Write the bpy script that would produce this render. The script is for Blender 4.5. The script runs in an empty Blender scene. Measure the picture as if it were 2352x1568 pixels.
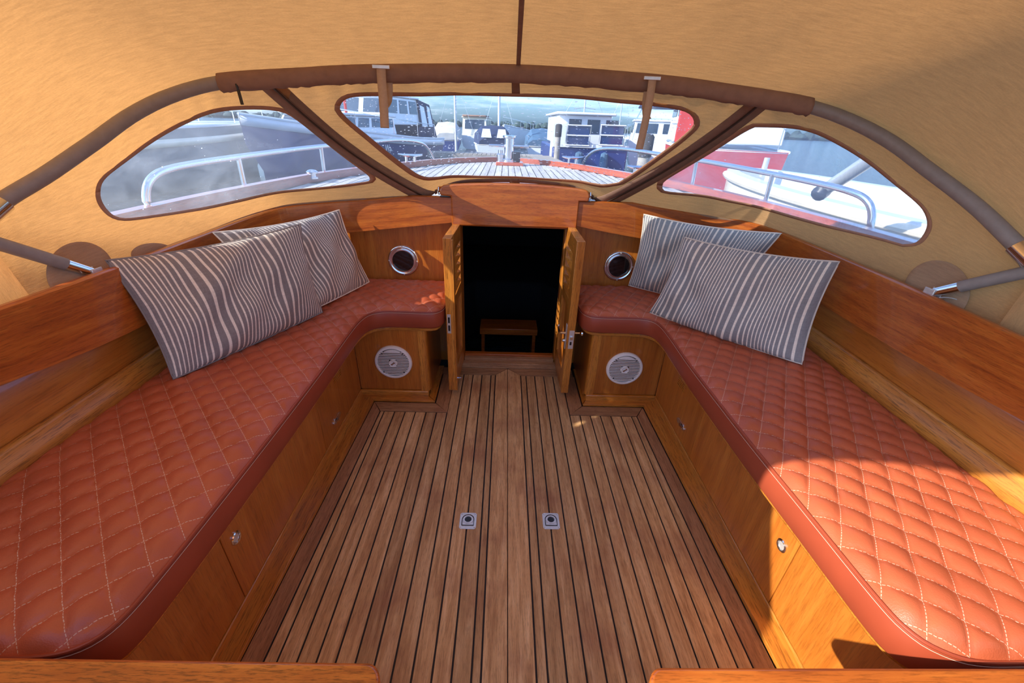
import bpy, bmesh, math, random
import numpy as np
from mathutils import Vector, Matrix
from mathutils.geometry import delaunay_2d_cdt
from mathutils.bvhtree import BVHTree
random.seed(7)
PI = math.pi
scn = bpy.context.scene
COL = scn.collection

# ------------------------------------------------------------------ camera
CP, CYAW, CR, FPX, CH = 0.484693522, -0.0278957264, -0.0391067601, 945.87395, 1.15
def cam_axes():
    cy, sy = math.cos(CYAW), math.sin(CYAW)
    Rz = np.array([[cy, -sy, 0], [sy, cy, 0], [0, 0, 1]])
    right = Rz @ np.array([1, 0, 0]); fwd = Rz @ np.array([0, math.cos(CP), -math.sin(CP)])
    down = np.cross(fwd, right); cr, sr = math.cos(CR), math.sin(CR)
    return np.array([cr * right + sr * down, -sr * right + cr * down, fwd])
AX = cam_axes()
EYE = np.array([0, 0, CH])
cam = bpy.data.cameras.new('camera'); camo = bpy.data.objects.new('camera', cam); COL.objects.link(camo)
cam.sensor_width = 36; cam.lens = 36 * FPX / 2352; cam.clip_start = .02; cam.clip_end = 2000
m = Matrix.Identity(4)
for i in range(3):
    m[i][0] = AX[0][i]; m[i][1] = -AX[1][i]; m[i][2] = -AX[2][i]; m[i][3] = EYE[i]
camo.matrix_world = m
scn.camera = camo
scn.view_settings.view_transform = 'Standard'; scn.view_settings.look = 'None'
scn.view_settings.gamma = 1; scn.view_settings.use_curve_mapping = False
scn.view_settings.exposure = 2.12

def ray(px, py): return AX.T @ np.array([px - 1176, py - 784, FPX])
def at(px, py, X=None, Y=None, Z=None):
    d = ray(px, py)
    t = X / d[0] if X is not None else Y / d[1] if Y is not None else (Z - CH) / d[2]
    return EYE + t * d

# ------------------------------------------------------------------ world and sun
def nn(nt, t, **kw):
    n = nt.nodes.new(t)
    for k, v in kw.items():
        if k.startswith('i_'):
            key = k[2:].replace('_', ' '); n.inputs[key].default_value = v
        else: setattr(n, k, v)
    return n
SKYK = .090
world = bpy.data.worlds.new('sky'); scn.world = world; world.use_nodes = True
nt = world.node_tree; nt.nodes.clear()
tc = nn(nt, 'ShaderNodeTexCoord'); sep = nn(nt, 'ShaderNodeSeparateXYZ'); nt.links.new(tc.outputs['Generated'], sep.inputs[0])
SUN = Vector((.505, .19, -.30)).normalized()
sk = nn(nt, 'ShaderNodeTexSky'); sk.sky_type = 'NISHITA'; sk.sun_disc = False; sk.sun_elevation = math.asin(-SUN.z); sk.sun_rotation = math.atan2(-SUN.x, -SUN.y)
sk.air_density = 1.0; sk.dust_density = 1.8; sk.ozone_density = 5.0
mp = nn(nt, 'ShaderNodeMapping'); mp.inputs['Scale'].default_value = (1.4, 1.4, 14); mp.inputs['Rotation'].default_value = (0.02, .05, 0)
nt.links.new(tc.outputs['Generated'], mp.inputs[0])
no = nn(nt, 'ShaderNodeTexNoise', i_Scale=1.6, i_Detail=8, i_Roughness=.62); nt.links.new(mp.outputs[0], no.inputs['Vector'])
cr = nn(nt, 'ShaderNodeValToRGB'); cr.color_ramp.elements[0].position = .47; cr.color_ramp.elements[1].position = .72
nt.links.new(no.outputs[0], cr.inputs[0])
mx = nn(nt, 'ShaderNodeMix', data_type='RGBA'); mx.blend_type = 'MIX'; mx.inputs['B'].default_value = (4.6, 5.4, 6.0, 1)
nt.links.new(cr.outputs[0], mx.inputs['Factor']); tint = nn(nt, 'ShaderNodeMix', data_type='RGBA', blend_type='MULTIPLY'); tint.inputs['Factor'].default_value = 1; tint.inputs['B'].default_value = (.54, .77, 1.05, 1)
nt.links.new(sk.outputs[0], tint.inputs['A']); nt.links.new(tint.outputs['Result'], mx.inputs['A'])
bg = nn(nt, 'ShaderNodeBackground', i_Strength=SKYK); nt.links.new(mx.outputs['Result'], bg.inputs[0])
wo = nn(nt, 'ShaderNodeOutputWorld'); nt.links.new(bg.outputs[0], wo.inputs[0])

SUN = Vector((.505, .19, -.30)).normalized()
sd = bpy.data.lights.new('sun', 'SUN'); sd.energy = 1.95; sd.angle = .0093; sd.color = (1.0, .93, .82)
so = bpy.data.objects.new('sun', sd); COL.objects.link(so); so.rotation_euler = SUN.to_track_quat('-Z', 'Y').to_euler(); so.location = (-6, -3, 6)

# ------------------------------------------------------------------ materials
MATS = {}
def base(name):
    m = bpy.data.materials.new(name); m.use_nodes = True; nt = m.node_tree
    b = nt.nodes['Principled BSDF']; MATS[name] = m
    return m, nt, b
def L(nt, a, b): nt.links.new(a, b)
def plain(name, col, rough=.5, metal=0, coat=0, noise=0, nscale=20, bump=0, spec=.5, emit=None):
    m, nt, b = base(name)
    b.inputs['Roughness'].default_value = rough; b.inputs['Metallic'].default_value = metal
    b.inputs['Coat Weight'].default_value = coat; b.inputs['Specular IOR Level'].default_value = spec
    tcn = nn(nt, 'ShaderNodeTexCoord'); n = nn(nt, 'ShaderNodeTexNoise', i_Scale=nscale, i_Detail=5); L(nt, tcn.outputs['Object'], n.inputs['Vector'])
    r = nn(nt, 'ShaderNodeValToRGB'); a = max(noise, .02)
    r.color_ramp.elements[0].position = .3; r.color_ramp.elements[1].position = .7
    r.color_ramp.elements[0].color = tuple(c * (1 - a) for c in col) + (1,)
    r.color_ramp.elements[1].color = tuple(min(1, c * (1 + a)) for c in col) + (1,)
    L(nt, n.outputs[0], r.inputs[0]); L(nt, r.outputs[0], b.inputs['Base Color'])
    if bump:
        bp = nn(nt, 'ShaderNodeBump', i_Strength=bump, i_Distance=.002); L(nt, n.outputs[0], bp.inputs['Height']); L(nt, bp.outputs[0], b.inputs['Normal'])
    return m
def wood(name, dark, mid, light, stretch=(1, 30, 30), coord='Object', rough=.35, coat=.6, pores=.5, wav=.3, bump=.12, stain=None, var=.25, crough=.08):
    m, nt, b = base(name)
    tcn = nn(nt, 'ShaderNodeTexCoord'); oi = nn(nt, 'ShaderNodeObjectInfo')
    mul = nn(nt, 'ShaderNodeVectorMath', operation='MULTIPLY_ADD')
    cmb = nn(nt, 'ShaderNodeCombineXYZ')
    for i in range(3): L(nt, oi.outputs['Random'], cmb.inputs[i])
    L(nt, cmb.outputs[0], mul.inputs[0]); mul.inputs[1].default_value = (37, 19, 53); L(nt, tcn.outputs[coord], mul.inputs[2])
    mp = nn(nt, 'ShaderNodeMapping'); mp.inputs['Scale'].default_value = stretch; L(nt, mul.outputs[0], mp.inputs[0])
    n1 = nn(nt, 'ShaderNodeTexNoise', i_Scale=1.3, i_Detail=7, i_Roughness=.6, i_Distortion=wav); L(nt, mp.outputs[0], n1.inputs['Vector'])
    r = nn(nt, 'ShaderNodeValToRGB'); el = r.color_ramp.elements
    el[0].position = .28; el[0].color = dark + (1,); el[1].position = .72; el[1].color = light + (1,)
    q = el.new(.5); q.color = mid + (1,)
    L(nt, n1.outputs[0], r.inputs[0])
    mp2 = nn(nt, 'ShaderNodeMapping'); mp2.inputs['Scale'].default_value = tuple(s * 5 for s in stretch); L(nt, mul.outputs[0], mp2.inputs[0])
    n2 = nn(nt, 'ShaderNodeTexNoise', i_Scale=2.2, i_Detail=3, i_Roughness=.7); L(nt, mp2.outputs[0], n2.inputs['Vector'])
    r2 = nn(nt, 'ShaderNodeValToRGB'); r2.color_ramp.elements[0].position = .36; r2.color_ramp.elements[1].position = .5
    v = 1 - pores; r2.color_ramp.elements[0].color = (v, v, v, 1); L(nt, n2.outputs[0], r2.inputs[0])
    mm = nn(nt, 'ShaderNodeMix', data_type='RGBA', blend_type='MULTIPLY'); mm.inputs['Factor'].default_value = 1
    L(nt, r.outputs[0], mm.inputs['A']); L(nt, r2.outputs[0], mm.inputs['B'])
    out = mm.outputs['Result']
    mr = nn(nt, 'ShaderNodeMapRange'); mr.inputs['To Min'].default_value = 1 - var; mr.inputs['To Max'].default_value = 1 + var
    L(nt, oi.outputs['Random'], mr.inputs['Value'])
    hv = nn(nt, 'ShaderNodeHueSaturation'); L(nt, out, hv.inputs['Color']); L(nt, mr.outputs[0], hv.inputs['Value']); out = hv.outputs[0]
    if stain:
        n3 = nn(nt, 'ShaderNodeTexNoise', i_Scale=stain[1], i_Detail=4); g = nn(nt, 'ShaderNodeNewGeometry'); L(nt, g.outputs['Position'], n3.inputs['Vector'])
        r3 = nn(nt, 'ShaderNodeValToRGB'); r3.color_ramp.elements[0].position = .5; r3.color_ramp.elements[1].position = .68
        L(nt, n3.outputs[0], r3.inputs[0])
        ms = nn(nt, 'ShaderNodeMix', data_type='RGBA'); L(nt, r3.outputs[0], ms.inputs['Factor']); L(nt, out, ms.inputs['A']); ms.inputs['B'].default_value = stain[0] + (1,)
        sc = nn(nt, 'ShaderNodeMath', operation='MULTIPLY'); sc.inputs[1].default_value = stain[2]; L(nt, r3.outputs[0], sc.inputs[0]); L(nt, sc.outputs[0], ms.inputs['Factor'])
        out = ms.outputs['Result']
    L(nt, out, b.inputs['Base Color'])
    b.inputs['Roughness'].default_value = rough; b.inputs['Coat Weight'].default_value = coat; b.inputs['Coat Roughness'].default_value = crough
    if bump:
        bp = nn(nt, 'ShaderNodeBump', i_Strength=bump, i_Distance=.0015); L(nt, n2.outputs[0], bp.inputs['Height']); L(nt, bp.outputs[0], b.inputs['Normal'])
    return m
RED = ((.28, .056, .008), (.44, .105, .013), (.56, .165, .022))
PLY = ((.40, .108, .012), (.49, .148, .018), (.58, .205, .030))
TRM = ((.42, .130, .015), (.57, .200, .025), (.68, .28, .042))
coam_m = wood('varnished mahogany along the board', *RED, stretch=(3, 45, 1), coord='UV', pores=.35, var=.05)
redx = wood('varnished mahogany crosswise', *RED, stretch=(3, 40, 40), pores=.35, var=.05)
orangex = wood('orange varnished oak', (.35, .07, .008), (.56, .14, .014), (.70, .21, .025), stretch=(4, 45, 45), pores=.55, var=.04, wav=1.0)
ply_uv = wood('varnished teak panel along', *PLY, stretch=(1.6, 22, 1), coord='UV', var=.05, pores=.25)
plyz = wood('varnished teak panel upright', *PLY, stretch=(26, 26, 1.4), var=.10, pores=.25)
plyy = wood('varnished teak panel upright grain', *PLY, stretch=(26, 26, 1.6), var=.10, pores=.25)
trimy = wood('light teak trim lengthwise', *TRM, stretch=(30, 2, 30), var=.08)
trimx = wood('light teak trim crosswise', *TRM, stretch=(2, 30, 30), var=.08)
trimz = wood('light teak trim upright', *TRM, stretch=(30, 30, 2), var=.08)
trimuv = wood('light teak trim along', *TRM, stretch=(2, 30, 1), coord='UV', var=.08, coat=.2, rough=.5, crough=.2)
FL = ((.37, .175, .062), (.61, .340, .140), (.78, .49, .24))
teaky = wood('worn teak plank', *FL, stretch=(45, 3.2, 45), rough=.55, coat=.0, pores=.32, wav=.8, bump=.35, stain=((.24, .060, .034), 5.5, .4), var=.16)
teakx = wood('worn teak plank crosswise', (.28, .125, .050), (.42, .21, .09), (.54, .30, .14), stretch=(3.2, 45, 45), rough=.55, coat=.1, pores=.45, wav=.8, bump=.4, stain=((.24, .06, .034), 5.5, .3), var=.08)
teakm = wood('varnished teak margin', (.28, .12, .048), (.40, .185, .078), (.52, .26, .12), stretch=(45, 3, 45), rough=.5, coat=.15, pores=.4, wav=.8, bump=.3, var=.08)
caulk = plain('black caulk', (.012, .009, .010), .6)
chrome = plain('chrome', (.78, .77, .75), .14, 1, noise=.05)
steel = plain('brushed steel', (.72, .70, .67), .35, .55, noise=.1, nscale=60)
white_pl = plain('white speaker plastic', (.90, .86, .80), .4, noise=.03)
black_pl = plain('black plastic', (.01, .01, .012), .35)
grey_tube = plain('grey foam sleeve', (.26, .225, .20), .55, noise=.08, nscale=60, bump=.2)
dark_glass = plain('dark porthole glass', (.010, .008, .008), .08, coat=.5)
dark_int = plain('cabin lining with painted shade', (.010, .010, .012), .8)  # near-black colour stands in for the shade of the unlit cabin
hem_m = plain('brown hem canvas', (.27, .155, .105), .8, noise=.12, nscale=40, bump=.3)
bind_m = plain('reddish brown binding', (.42, .21, .12), .75, noise=.1, nscale=60, bump=.2)
strap_m = plain('tan webbing strap', (.50, .35, .23), .75, noise=.06, nscale=120, bump=.2)
zip_m = plain('dark zipper teeth', (.045, .026, .016), .5)
ziptape = plain('brown zipper tape', (.27, .17, .105), .8, noise=.1, nscale=50)
water = None

def canvas(name, col, tcol, tw, bstr=.35, big=.10):
    m, nt, b = base(name); nt.nodes.remove(b)
    tcn = nn(nt, 'ShaderNodeTexCoord'); mp = nn(nt, 'ShaderNodeMapping'); mp.inputs['Scale'].default_value = (14, 60, 1); mp.inputs['Rotation'].default_value = (0, 0, .35)
    L(nt, tcn.outputs['UV'], mp.inputs[0])
    n = nn(nt, 'ShaderNodeTexNoise', i_Scale=1.6, i_Detail=8, i_Roughness=.72, i_Distortion=.25); L(nt, mp.outputs[0], n.inputs['Vector'])
    n2 = nn(nt, 'ShaderNodeTexNoise', i_Scale=240, i_Detail=2); L(nt, tcn.outputs['UV'], n2.inputs['Vector'])
    n3 = nn(nt, 'ShaderNodeTexNoise', i_Scale=5, i_Detail=3); L(nt, tcn.outputs['UV'], n3.inputs['Vector'])
    ad = nn(nt, 'ShaderNodeMath', operation='MULTIPLY_ADD'); ad.inputs[1].default_value = .35; L(nt, n2.outputs[0], ad.inputs[0]); L(nt, n.outputs[0], ad.inputs[2])
    def ramp(c, k):
        r = nn(nt, 'ShaderNodeValToRGB'); r.color_ramp.elements[0].position = .45; r.color_ramp.elements[1].position = .9
        r.color_ramp.elements[0].color = tuple(x * (1 - k) for x in c) + (1,); r.color_ramp.elements[1].color = tuple(min(1, x * (1 + k)) for x in c) + (1,)
        L(nt, ad.outputs[0], r.inputs[0]); return r
    r1, r2 = ramp(col, big), ramp(tcol, big + .08)
    d = nn(nt, 'ShaderNodeBsdfDiffuse', i_Roughness=.8); t = nn(nt, 'ShaderNodeBsdfTranslucent')
    L(nt, r1.outputs[0], d.inputs[0]); L(nt, r2.outputs[0], t.inputs[0])
    ah = nn(nt, 'ShaderNodeMath', operation='MULTIPLY_ADD'); ah.inputs[1].default_value = 6; L(nt, n3.outputs[0], ah.inputs[0]); L(nt, n.outputs[0], ah.inputs[2])
    bp = nn(nt, 'ShaderNodeBump', i_Strength=bstr, i_Distance=.004); L(nt, ah.outputs[0], bp.inputs['Height']); L(nt, bp.outputs[0], d.inputs['Normal']); L(nt, bp.outputs[0], t.inputs['Normal'])
    mx = nn(nt, 'ShaderNodeMixShader'); mx.inputs[0].default_value = tw; L(nt, d.outputs[0], mx.inputs[1]); L(nt, t.outputs[0], mx.inputs[2])
    L(nt, mx.outputs[0], nt.nodes['Material Output'].inputs[0]); return m
canvas_m = canvas('tan canvas', (.66, .385, .175), (.62, .29, .09), .42)
double_m = canvas('doubled tan canvas', (.55, .36, .22), (.55, .32, .17), .3)

def vinyl(name, haze, drops, tint=(.93, .96, 1.0)):
    m, nt, b = base(name); nt.nodes.remove(b)
    tcn = nn(nt, 'ShaderNodeTexCoord')
    tr = nn(nt, 'ShaderNodeBsdfTransparent'); tr.inputs[0].default_value = tint + (1,)
    di = nn(nt, 'ShaderNodeBsdfTranslucent'); di.inputs[0].default_value = (.85, .92, 1, 1)
    df = nn(nt, 'ShaderNodeBsdfDiffuse'); df.inputs[0].default_value = (.8, .88, 1, 1)
    dd = nn(nt, 'ShaderNodeMixShader'); dd.inputs[0].default_value = .5; L(nt, di.outputs[0], dd.inputs[1]); L(nt, df.outputs[0], dd.inputs[2])
    n = nn(nt, 'ShaderNodeTexNoise', i_Scale=7, i_Detail=8, i_Roughness=.65, i_Distortion=.8); L(nt, tcn.outputs['UV'], n.inputs['Vector'])
    mr = nn(nt, 'ShaderNodeMapRange'); mr.inputs['From Min'].default_value = .35; mr.inputs['From Max'].default_value = .75
    mr.inputs['To Min'].default_value = haze * .75; mr.inputs['To Max'].default_value = haze * 1.5; L(nt, n.outputs[0], mr.inputs['Value'])
    vo = nn(nt, 'ShaderNodeTexVoronoi', i_Scale=drops[0], i_Randomness=1.0); L(nt, tcn.outputs['UV'], vo.inputs['Vector'])
    sepc = nn(nt, 'ShaderNodeSeparateColor'); L(nt, vo.outputs['Color'], sepc.inputs[0])
    rad = nn(nt, 'ShaderNodeMath', operation='MULTIPLY'); rad.inputs[1].default_value = drops[1]; L(nt, sepc.outputs[0], rad.inputs[0])
    lt = nn(nt, 'ShaderNodeMath', operation='LESS_THAN'); L(nt, vo.outputs['Distance'], lt.inputs[0]); L(nt, rad.outputs[0], lt.inputs[1])
    pick = nn(nt, 'ShaderNodeMath', operation='LESS_THAN'); pick.inputs[1].default_value = drops[2]; L(nt, sepc.outputs[1], pick.inputs[0])
    both = nn(nt, 'ShaderNodeMath', operation='MULTIPLY'); L(nt, lt.outputs[0], both.inputs[0]); L(nt, pick.outputs[0], both.inputs[1])
    fa = nn(nt, 'ShaderNodeMath', operation='MULTIPLY_ADD', use_clamp=True); fa.inputs[1].default_value = .75; L(nt, both.outputs[0], fa.inputs[0]); L(nt, mr.outputs[0], fa.inputs[2])
    m1 = nn(nt, 'ShaderNodeMixShader'); L(nt, fa.outputs[0], m1.inputs[0]); L(nt, tr.outputs[0], m1.inputs[1]); L(nt, dd.outputs[0], m1.inputs[2])
    gl = nn(nt, 'ShaderNodeBsdfGlossy', i_Roughness=.06); lw = nn(nt, 'ShaderNodeLayerWeight', i_Blend=.12)
    sc = nn(nt, 'ShaderNodeMath', operation='MULTIPLY'); sc.inputs[1].default_value = .25; L(nt, lw.outputs['Fresnel'], sc.inputs[0])
    m2 = nn(nt, 'ShaderNodeMixShader'); L(nt, sc.outputs[0], m2.inputs[0]); L(nt, m1.outputs[0], m2.inputs[1]); L(nt, gl.outputs[0], m2.inputs[2])
    L(nt, m2.outputs[0], nt.nodes['Material Output'].inputs[0]); return m
vin_c = vinyl('clear vinyl with droplets', .11, (150, .30, .85))
vin_l = vinyl('hazy vinyl', .20, (60, .16, .14))
vin_r = vinyl('hazy sunlit vinyl', .34, (50, .16, .10))

def leather():
    m, nt, b = base('cognac leather with stitching')
    tcn = nn(nt, 'ShaderNodeTexCoord'); sp = nn(nt, 'ShaderNodeSeparateXYZ'); L(nt, tcn.outputs['UV'], sp.inputs[0])
    def mth(op, a, b_=None, c=None):
        n = nn(nt, 'ShaderNodeMath', operation=op)
        for i, x in enumerate((a, b_, c)):
            if x is None: continue
            if isinstance(x, (int, float)): n.inputs[i].default_value = x
            else: L(nt, x, n.inputs[i])
        return n.outputs[0]
    def line(a, o):
        d = mth('ABSOLUTE', mth('SUBTRACT', mth('FRACT', mth('ADD', a, .5)), .5))
        on = mth('LESS_THAN', d, .011); dash = mth('GREATER_THAN', mth('FRACT', mth('MULTIPLY', o, 9)), .3)
        return mth('MULTIPLY', on, dash)
    st = mth('MAXIMUM', line(sp.outputs[0], sp.outputs[1]), line(sp.outputs[1], sp.outputs[0]))
    g = nn(nt, 'ShaderNodeNewGeometry')
    n = nn(nt, 'ShaderNodeTexNoise', i_Scale=7, i_Detail=4); L(nt, tcn.outputs['Object'], n.inputs['Vector'])
    r = nn(nt, 'ShaderNodeValToRGB'); r.color_ramp.elements[0].position = .3; r.color_ramp.elements[1].position = .7
    r.color_ramp.elements[0].color = (.42, .088, .034, 1); r.color_ramp.elements[1].color = (.53, .122, .048, 1); L(nt, n.outputs[0], r.inputs[0])
    mx = nn(nt, 'ShaderNodeMix', data_type='RGBA'); L(nt, st, mx.inputs['Factor']); L(nt, r.outputs[0], mx.inputs['A']); mx.inputs['B'].default_value = (.66, .40, .27, 1)
    L(nt, mx.outputs['Result'], b.inputs['Base Color']); b.inputs['Roughness'].default_value = .42; b.inputs['Specular IOR Level'].default_value = .5
    v = nn(nt, 'ShaderNodeTexVoronoi', i_Scale=420); L(nt, tcn.outputs['Object'], v.inputs['Vector'])
    bp = nn(nt, 'ShaderNodeBump', i_Strength=.22, i_Distance=.001); L(nt, v.outputs['Distance'], bp.inputs['Height']); L(nt, bp.outputs[0], b.inputs['Normal'])
    return m
leath = leather()
leath_side = plain('cognac leather', (.33, .058, .024), .45, noise=.08, nscale=9, bump=.05)
stitch_m = plain('pale thread', (.62, .40, .28), .7)

def stripes(name, seed, base_c=(.20, .19, .20), line_c=(.88, .77, .62)):
    m, nt, b = base(name)
    tcn = nn(nt, 'ShaderNodeTexCoord'); sp = nn(nt, 'ShaderNodeSeparateXYZ'); L(nt, tcn.outputs['UV'], sp.inputs[0])
    # stripe pitch drifts along the width: groups of wide and narrow stripes
    w = nn(nt, 'ShaderNodeMath', operation='MULTIPLY_ADD'); w.inputs[1].default_value = 15.0; w.inputs[2].default_value = seed; L(nt, sp.outputs[0], w.inputs[0])
    s = nn(nt, 'ShaderNodeMath', operation='SINE'); L(nt, w.outputs[0], s.inputs[0])
    a = nn(nt, 'ShaderNodeMath', operation='MULTIPLY'); a.inputs[1].default_value = 1.05; L(nt, s.outputs[0], a.inputs[0])
    f = nn(nt, 'ShaderNodeMath', operation='MULTIPLY_ADD'); f.inputs[1].default_value = 34; L(nt, sp.outputs[0], f.inputs[0]); L(nt, a.outputs[0], f.inputs[2])
    fr = nn(nt, 'ShaderNodeMath', operation='FRACT'); L(nt, f.outputs[0], fr.inputs[0])
    r = nn(nt, 'ShaderNodeValToRGB'); r.color_ramp.interpolation = 'LINEAR'
    el = r.color_ramp.elements; el[0].position = .58; el[0].color = base_c + (1,); el[1].position = .63; el[1].color = line_c + (1,)
    q = el.new(.88); q.color = line_c + (1,); q = el.new(.94); q.color = base_c + (1,)
    L(nt, fr.outputs[0], r.inputs[0])
    mp = nn(nt, 'ShaderNodeMapping'); mp.inputs['Scale'].default_value = (18, 170, 1); L(nt, tcn.outputs['UV'], mp.inputs[0])
    n = nn(nt, 'ShaderNodeTexNoise', i_Scale=1, i_Detail=4, i_Roughness=.7); L(nt, mp.outputs[0], n.inputs['Vector'])
    mp2 = nn(nt, 'ShaderNodeMapping'); mp2.inputs['Scale'].default_value = (260, 20, 1); L(nt, tcn.outputs['UV'], mp2.inputs[0])
    n2 = nn(nt, 'ShaderNodeTexNoise', i_Scale=1, i_Detail=3, i_Roughness=.7); L(nt, mp2.outputs[0], n2.inputs['Vector'])
    av = nn(nt, 'ShaderNodeMath', operation='ADD'); L(nt, n.outputs[0], av.inputs[0]); L(nt, n2.outputs[0], av.inputs[1])
    mr = nn(nt, 'ShaderNodeMapRange'); mr.inputs['From Min'].default_value = .6; mr.inputs['From Max'].default_value = 1.4; mr.inputs['To Min'].default_value = .72; mr.inputs['To Max'].default_value = 1.3
    L(nt, av.outputs[0], mr.inputs['Value'])
    hv = nn(nt, 'ShaderNodeHueSaturation'); L(nt, r.outputs[0], hv.inputs['Color']); L(nt, mr.outputs[0], hv.inputs['Value'])
    L(nt, hv.outputs[0], b.inputs['Base Color']); b.inputs['Roughness'].default_value = .9; b.inputs['Specular IOR Level'].default_value = .15
    bp = nn(nt, 'ShaderNodeBump', i_Strength=.25, i_Distance=.001); L(nt, av.outputs[0], bp.inputs['Height']); L(nt, bp.outputs[0], b.inputs['Normal'])
    return m

# ------------------------------------------------------------------ builders
def tag(o, label=None, cat=None, group=None, kind=None):
    if label: o['label'] = label
    if cat: o['category'] = cat
    if group: o['group'] = group
    if kind: o['kind'] = kind
    return o
def empty(name, loc=(0, 0, 0), rz=0):
    o = bpy.data.objects.new(name, None); COL.objects.link(o); o.location = loc; o.rotation_euler = (0, 0, rz); o.empty_display_size = .1
    return o
def worg(p):
    v = Vector((0, 0, 0))
    while p is not None: v = v + p.location; p = p.parent
    return v
class MB:
    def __init__(s): s.v = []; s.f = []; s.uv = None; s.mi = []; s.fuv = []
    def add(s, vs, fs, uvs=None):
        o = len(s.v); s.v += [tuple(map(float, p)) for p in vs]
        for i, f in enumerate(fs):
            s.f.append(tuple(o + j for j in f)); s.fuv.append([uvs[j] for j in f] if uvs is not None else None)
        return s
    def box(s, x0, x1, y0, y1, z0, z1):
        return s.add([(x0, y0, z0), (x1, y0, z0), (x1, y1, z0), (x0, y1, z0), (x0, y0, z1), (x1, y0, z1), (x1, y1, z1), (x0, y1, z1)],
                     [(0, 3, 2, 1), (4, 5, 6, 7), (0, 1, 5, 4), (1, 2, 6, 5), (2, 3, 7, 6), (3, 0, 4, 7)])
    def obox(s, c, ax, ay, az, hx, hy, hz):
        c = np.array(c, float); ax = np.array(ax, float) * hx; ay = np.array(ay, float) * hy; az = np.array(az, float) * hz
        P = [c + i * ax + j * ay + k * az for k in (-1, 1) for (i, j) in ((-1, -1), (1, -1), (1, 1), (-1, 1))]
        return s.add(P, [(0, 3, 2, 1), (4, 5, 6, 7), (0, 1, 5, 4), (1, 2, 6, 5), (2, 3, 7, 6), (3, 0, 4, 7)])
    def prism(s, poly, fn0, fn1):
        """poly of 2-D points, fn maps (a,b) to 3-D for the two caps"""
        n = len(poly); A = [fn0(*p) for p in poly]; B = [fn1(*p) for p in poly]
        return s.add(A + B, [tuple(range(n))[::-1], tuple(range(n, 2 * n))] + [(i, (i + 1) % n, n + (i + 1) % n, n + i) for i in range(n)])
    def tube(s, pts, r, seg=10, caps=True, closed=False, flat=1.0):
        P = [Vector(p) for p in pts]; n = len(P); rs = r if isinstance(r, (list, tuple)) else [r] * n
        up = Vector((0, 0, 1)); V = []; F = []
        for i in range(n):
            a = P[(i - 1) % n] if (closed or i > 0) else P[i]; b = P[(i + 1) % n] if (closed or i < n - 1) else P[i]
            t = (b - a).normalized(); q = up - t * up.dot(t)
            if q.length < .15: q = Vector((1, 0, 0)) - t * t.x
            q.normalize(); w = t.cross(q)
            for j in range(seg):
                an = 2 * PI * j / seg; V.append(P[i] + (q * math.cos(an) * flat + w * math.sin(an)) * rs[i])
        m = n if closed else n - 1
        for i in range(m):
            for j in range(seg):
                a = i * seg + j; b = i * seg + (j + 1) % seg; c = ((i + 1) % n) * seg + (j + 1) % seg; d = ((i + 1) % n) * seg + j
                F.append((a, b, c, d))
        if caps and not closed: F += [tuple(range(seg))[::-1], tuple(range((n - 1) * seg, n * seg))]
        return s.add(V, F)
    def lathe(s, c, axis, prof, seg=32, closed=False):
        a = Vector(axis).normalized(); q = a.orthogonal().normalized(); w = a.cross(q); c = Vector(c); V = []; F = []
        for (r, h) in prof:
            for j in range(seg):
                an = 2 * PI * j / seg; V.append(c + a * h + (q * math.cos(an) + w * math.sin(an)) * r)
        for i in range(len(prof) - 1):
            for j in range(seg): F.append((i * seg + j, i * seg + (j + 1) % seg, (i + 1) * seg + (j + 1) % seg, (i + 1) * seg + j))
        F += [tuple(range(seg))[::-1], tuple(range((len(prof) - 1) * seg, len(prof) * seg))]
        return s.add(V, F)
    def rows(s, R, close=False, uv=True):
        """loft through rows (lists of equal length); uv in metres along / across"""
        n = len(R[0]); V = [p for r in R for p in r]; F = []; U = []
        lens = np.concatenate([[0], np.cumsum([np.linalg.norm(np.array(R[0][i + 1]) - np.array(R[0][i])) for i in range(n - 1)])])
        acc = 0
        for k, r in enumerate(R):
            if k: acc += np.linalg.norm(np.array(r[n // 2]) - np.array(R[k - 1][n // 2]))
            U += [(lens[i], acc) for i in range(n)]
        m = len(R) if close else len(R) - 1
        for k in range(m):
            k2 = (k + 1) % len(R)
            for i in range(n - 1): F.append((k * n + i, k * n + i + 1, k2 * n + i + 1, k2 * n + i))
        if close:
            F.append(tuple(k * n for k in range(len(R)))[::-1]); F.append(tuple(k * n + n - 1 for k in range(len(R))))
        return s.add(V, F, U)
    def build(s, name, mat, parent=None, smooth=True, bevel=0, local=False, angle=35, fix=True, thick=0):
        me = bpy.data.meshes.new(name); V = np.array(s.v)
        po = worg(parent)
        if local: c = Vector((0, 0, 0)); loc = Vector((0, 0, 0))
        else:
            lo, hi = V.min(0), V.max(0); c = Vector(((lo[0] + hi[0]) / 2, (lo[1] + hi[1]) / 2, lo[2] if parent is None else (lo[2] + hi[2]) / 2)); loc = c - po
        me.from_pydata([tuple(Vector(p) - c) for p in s.v], [], s.f)
        if any(u is not None for u in s.fuv):
            ul = me.uv_layers.new(name='UVMap'); i = 0
            for f, u in zip(me.polygons, s.fuv):
                for k, li in enumerate(f.loop_indices): ul.data[li].uv = u[k] if u else (0, 0)
        if fix:
            bm = bmesh.new(); bm.from_mesh(me); bmesh.ops.recalc_face_normals(bm, faces=bm.faces); bm.to_mesh(me); bm.free()
        me.materials.append(mat)
        if smooth:
            for p in me.polygons: p.use_smooth = True
            me.set_sharp_from_angle(angle=math.radians(angle))
        o = bpy.data.objects.new(name, me); COL.objects.link(o); o.location = loc
        if parent is not None: o.parent = parent
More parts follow.
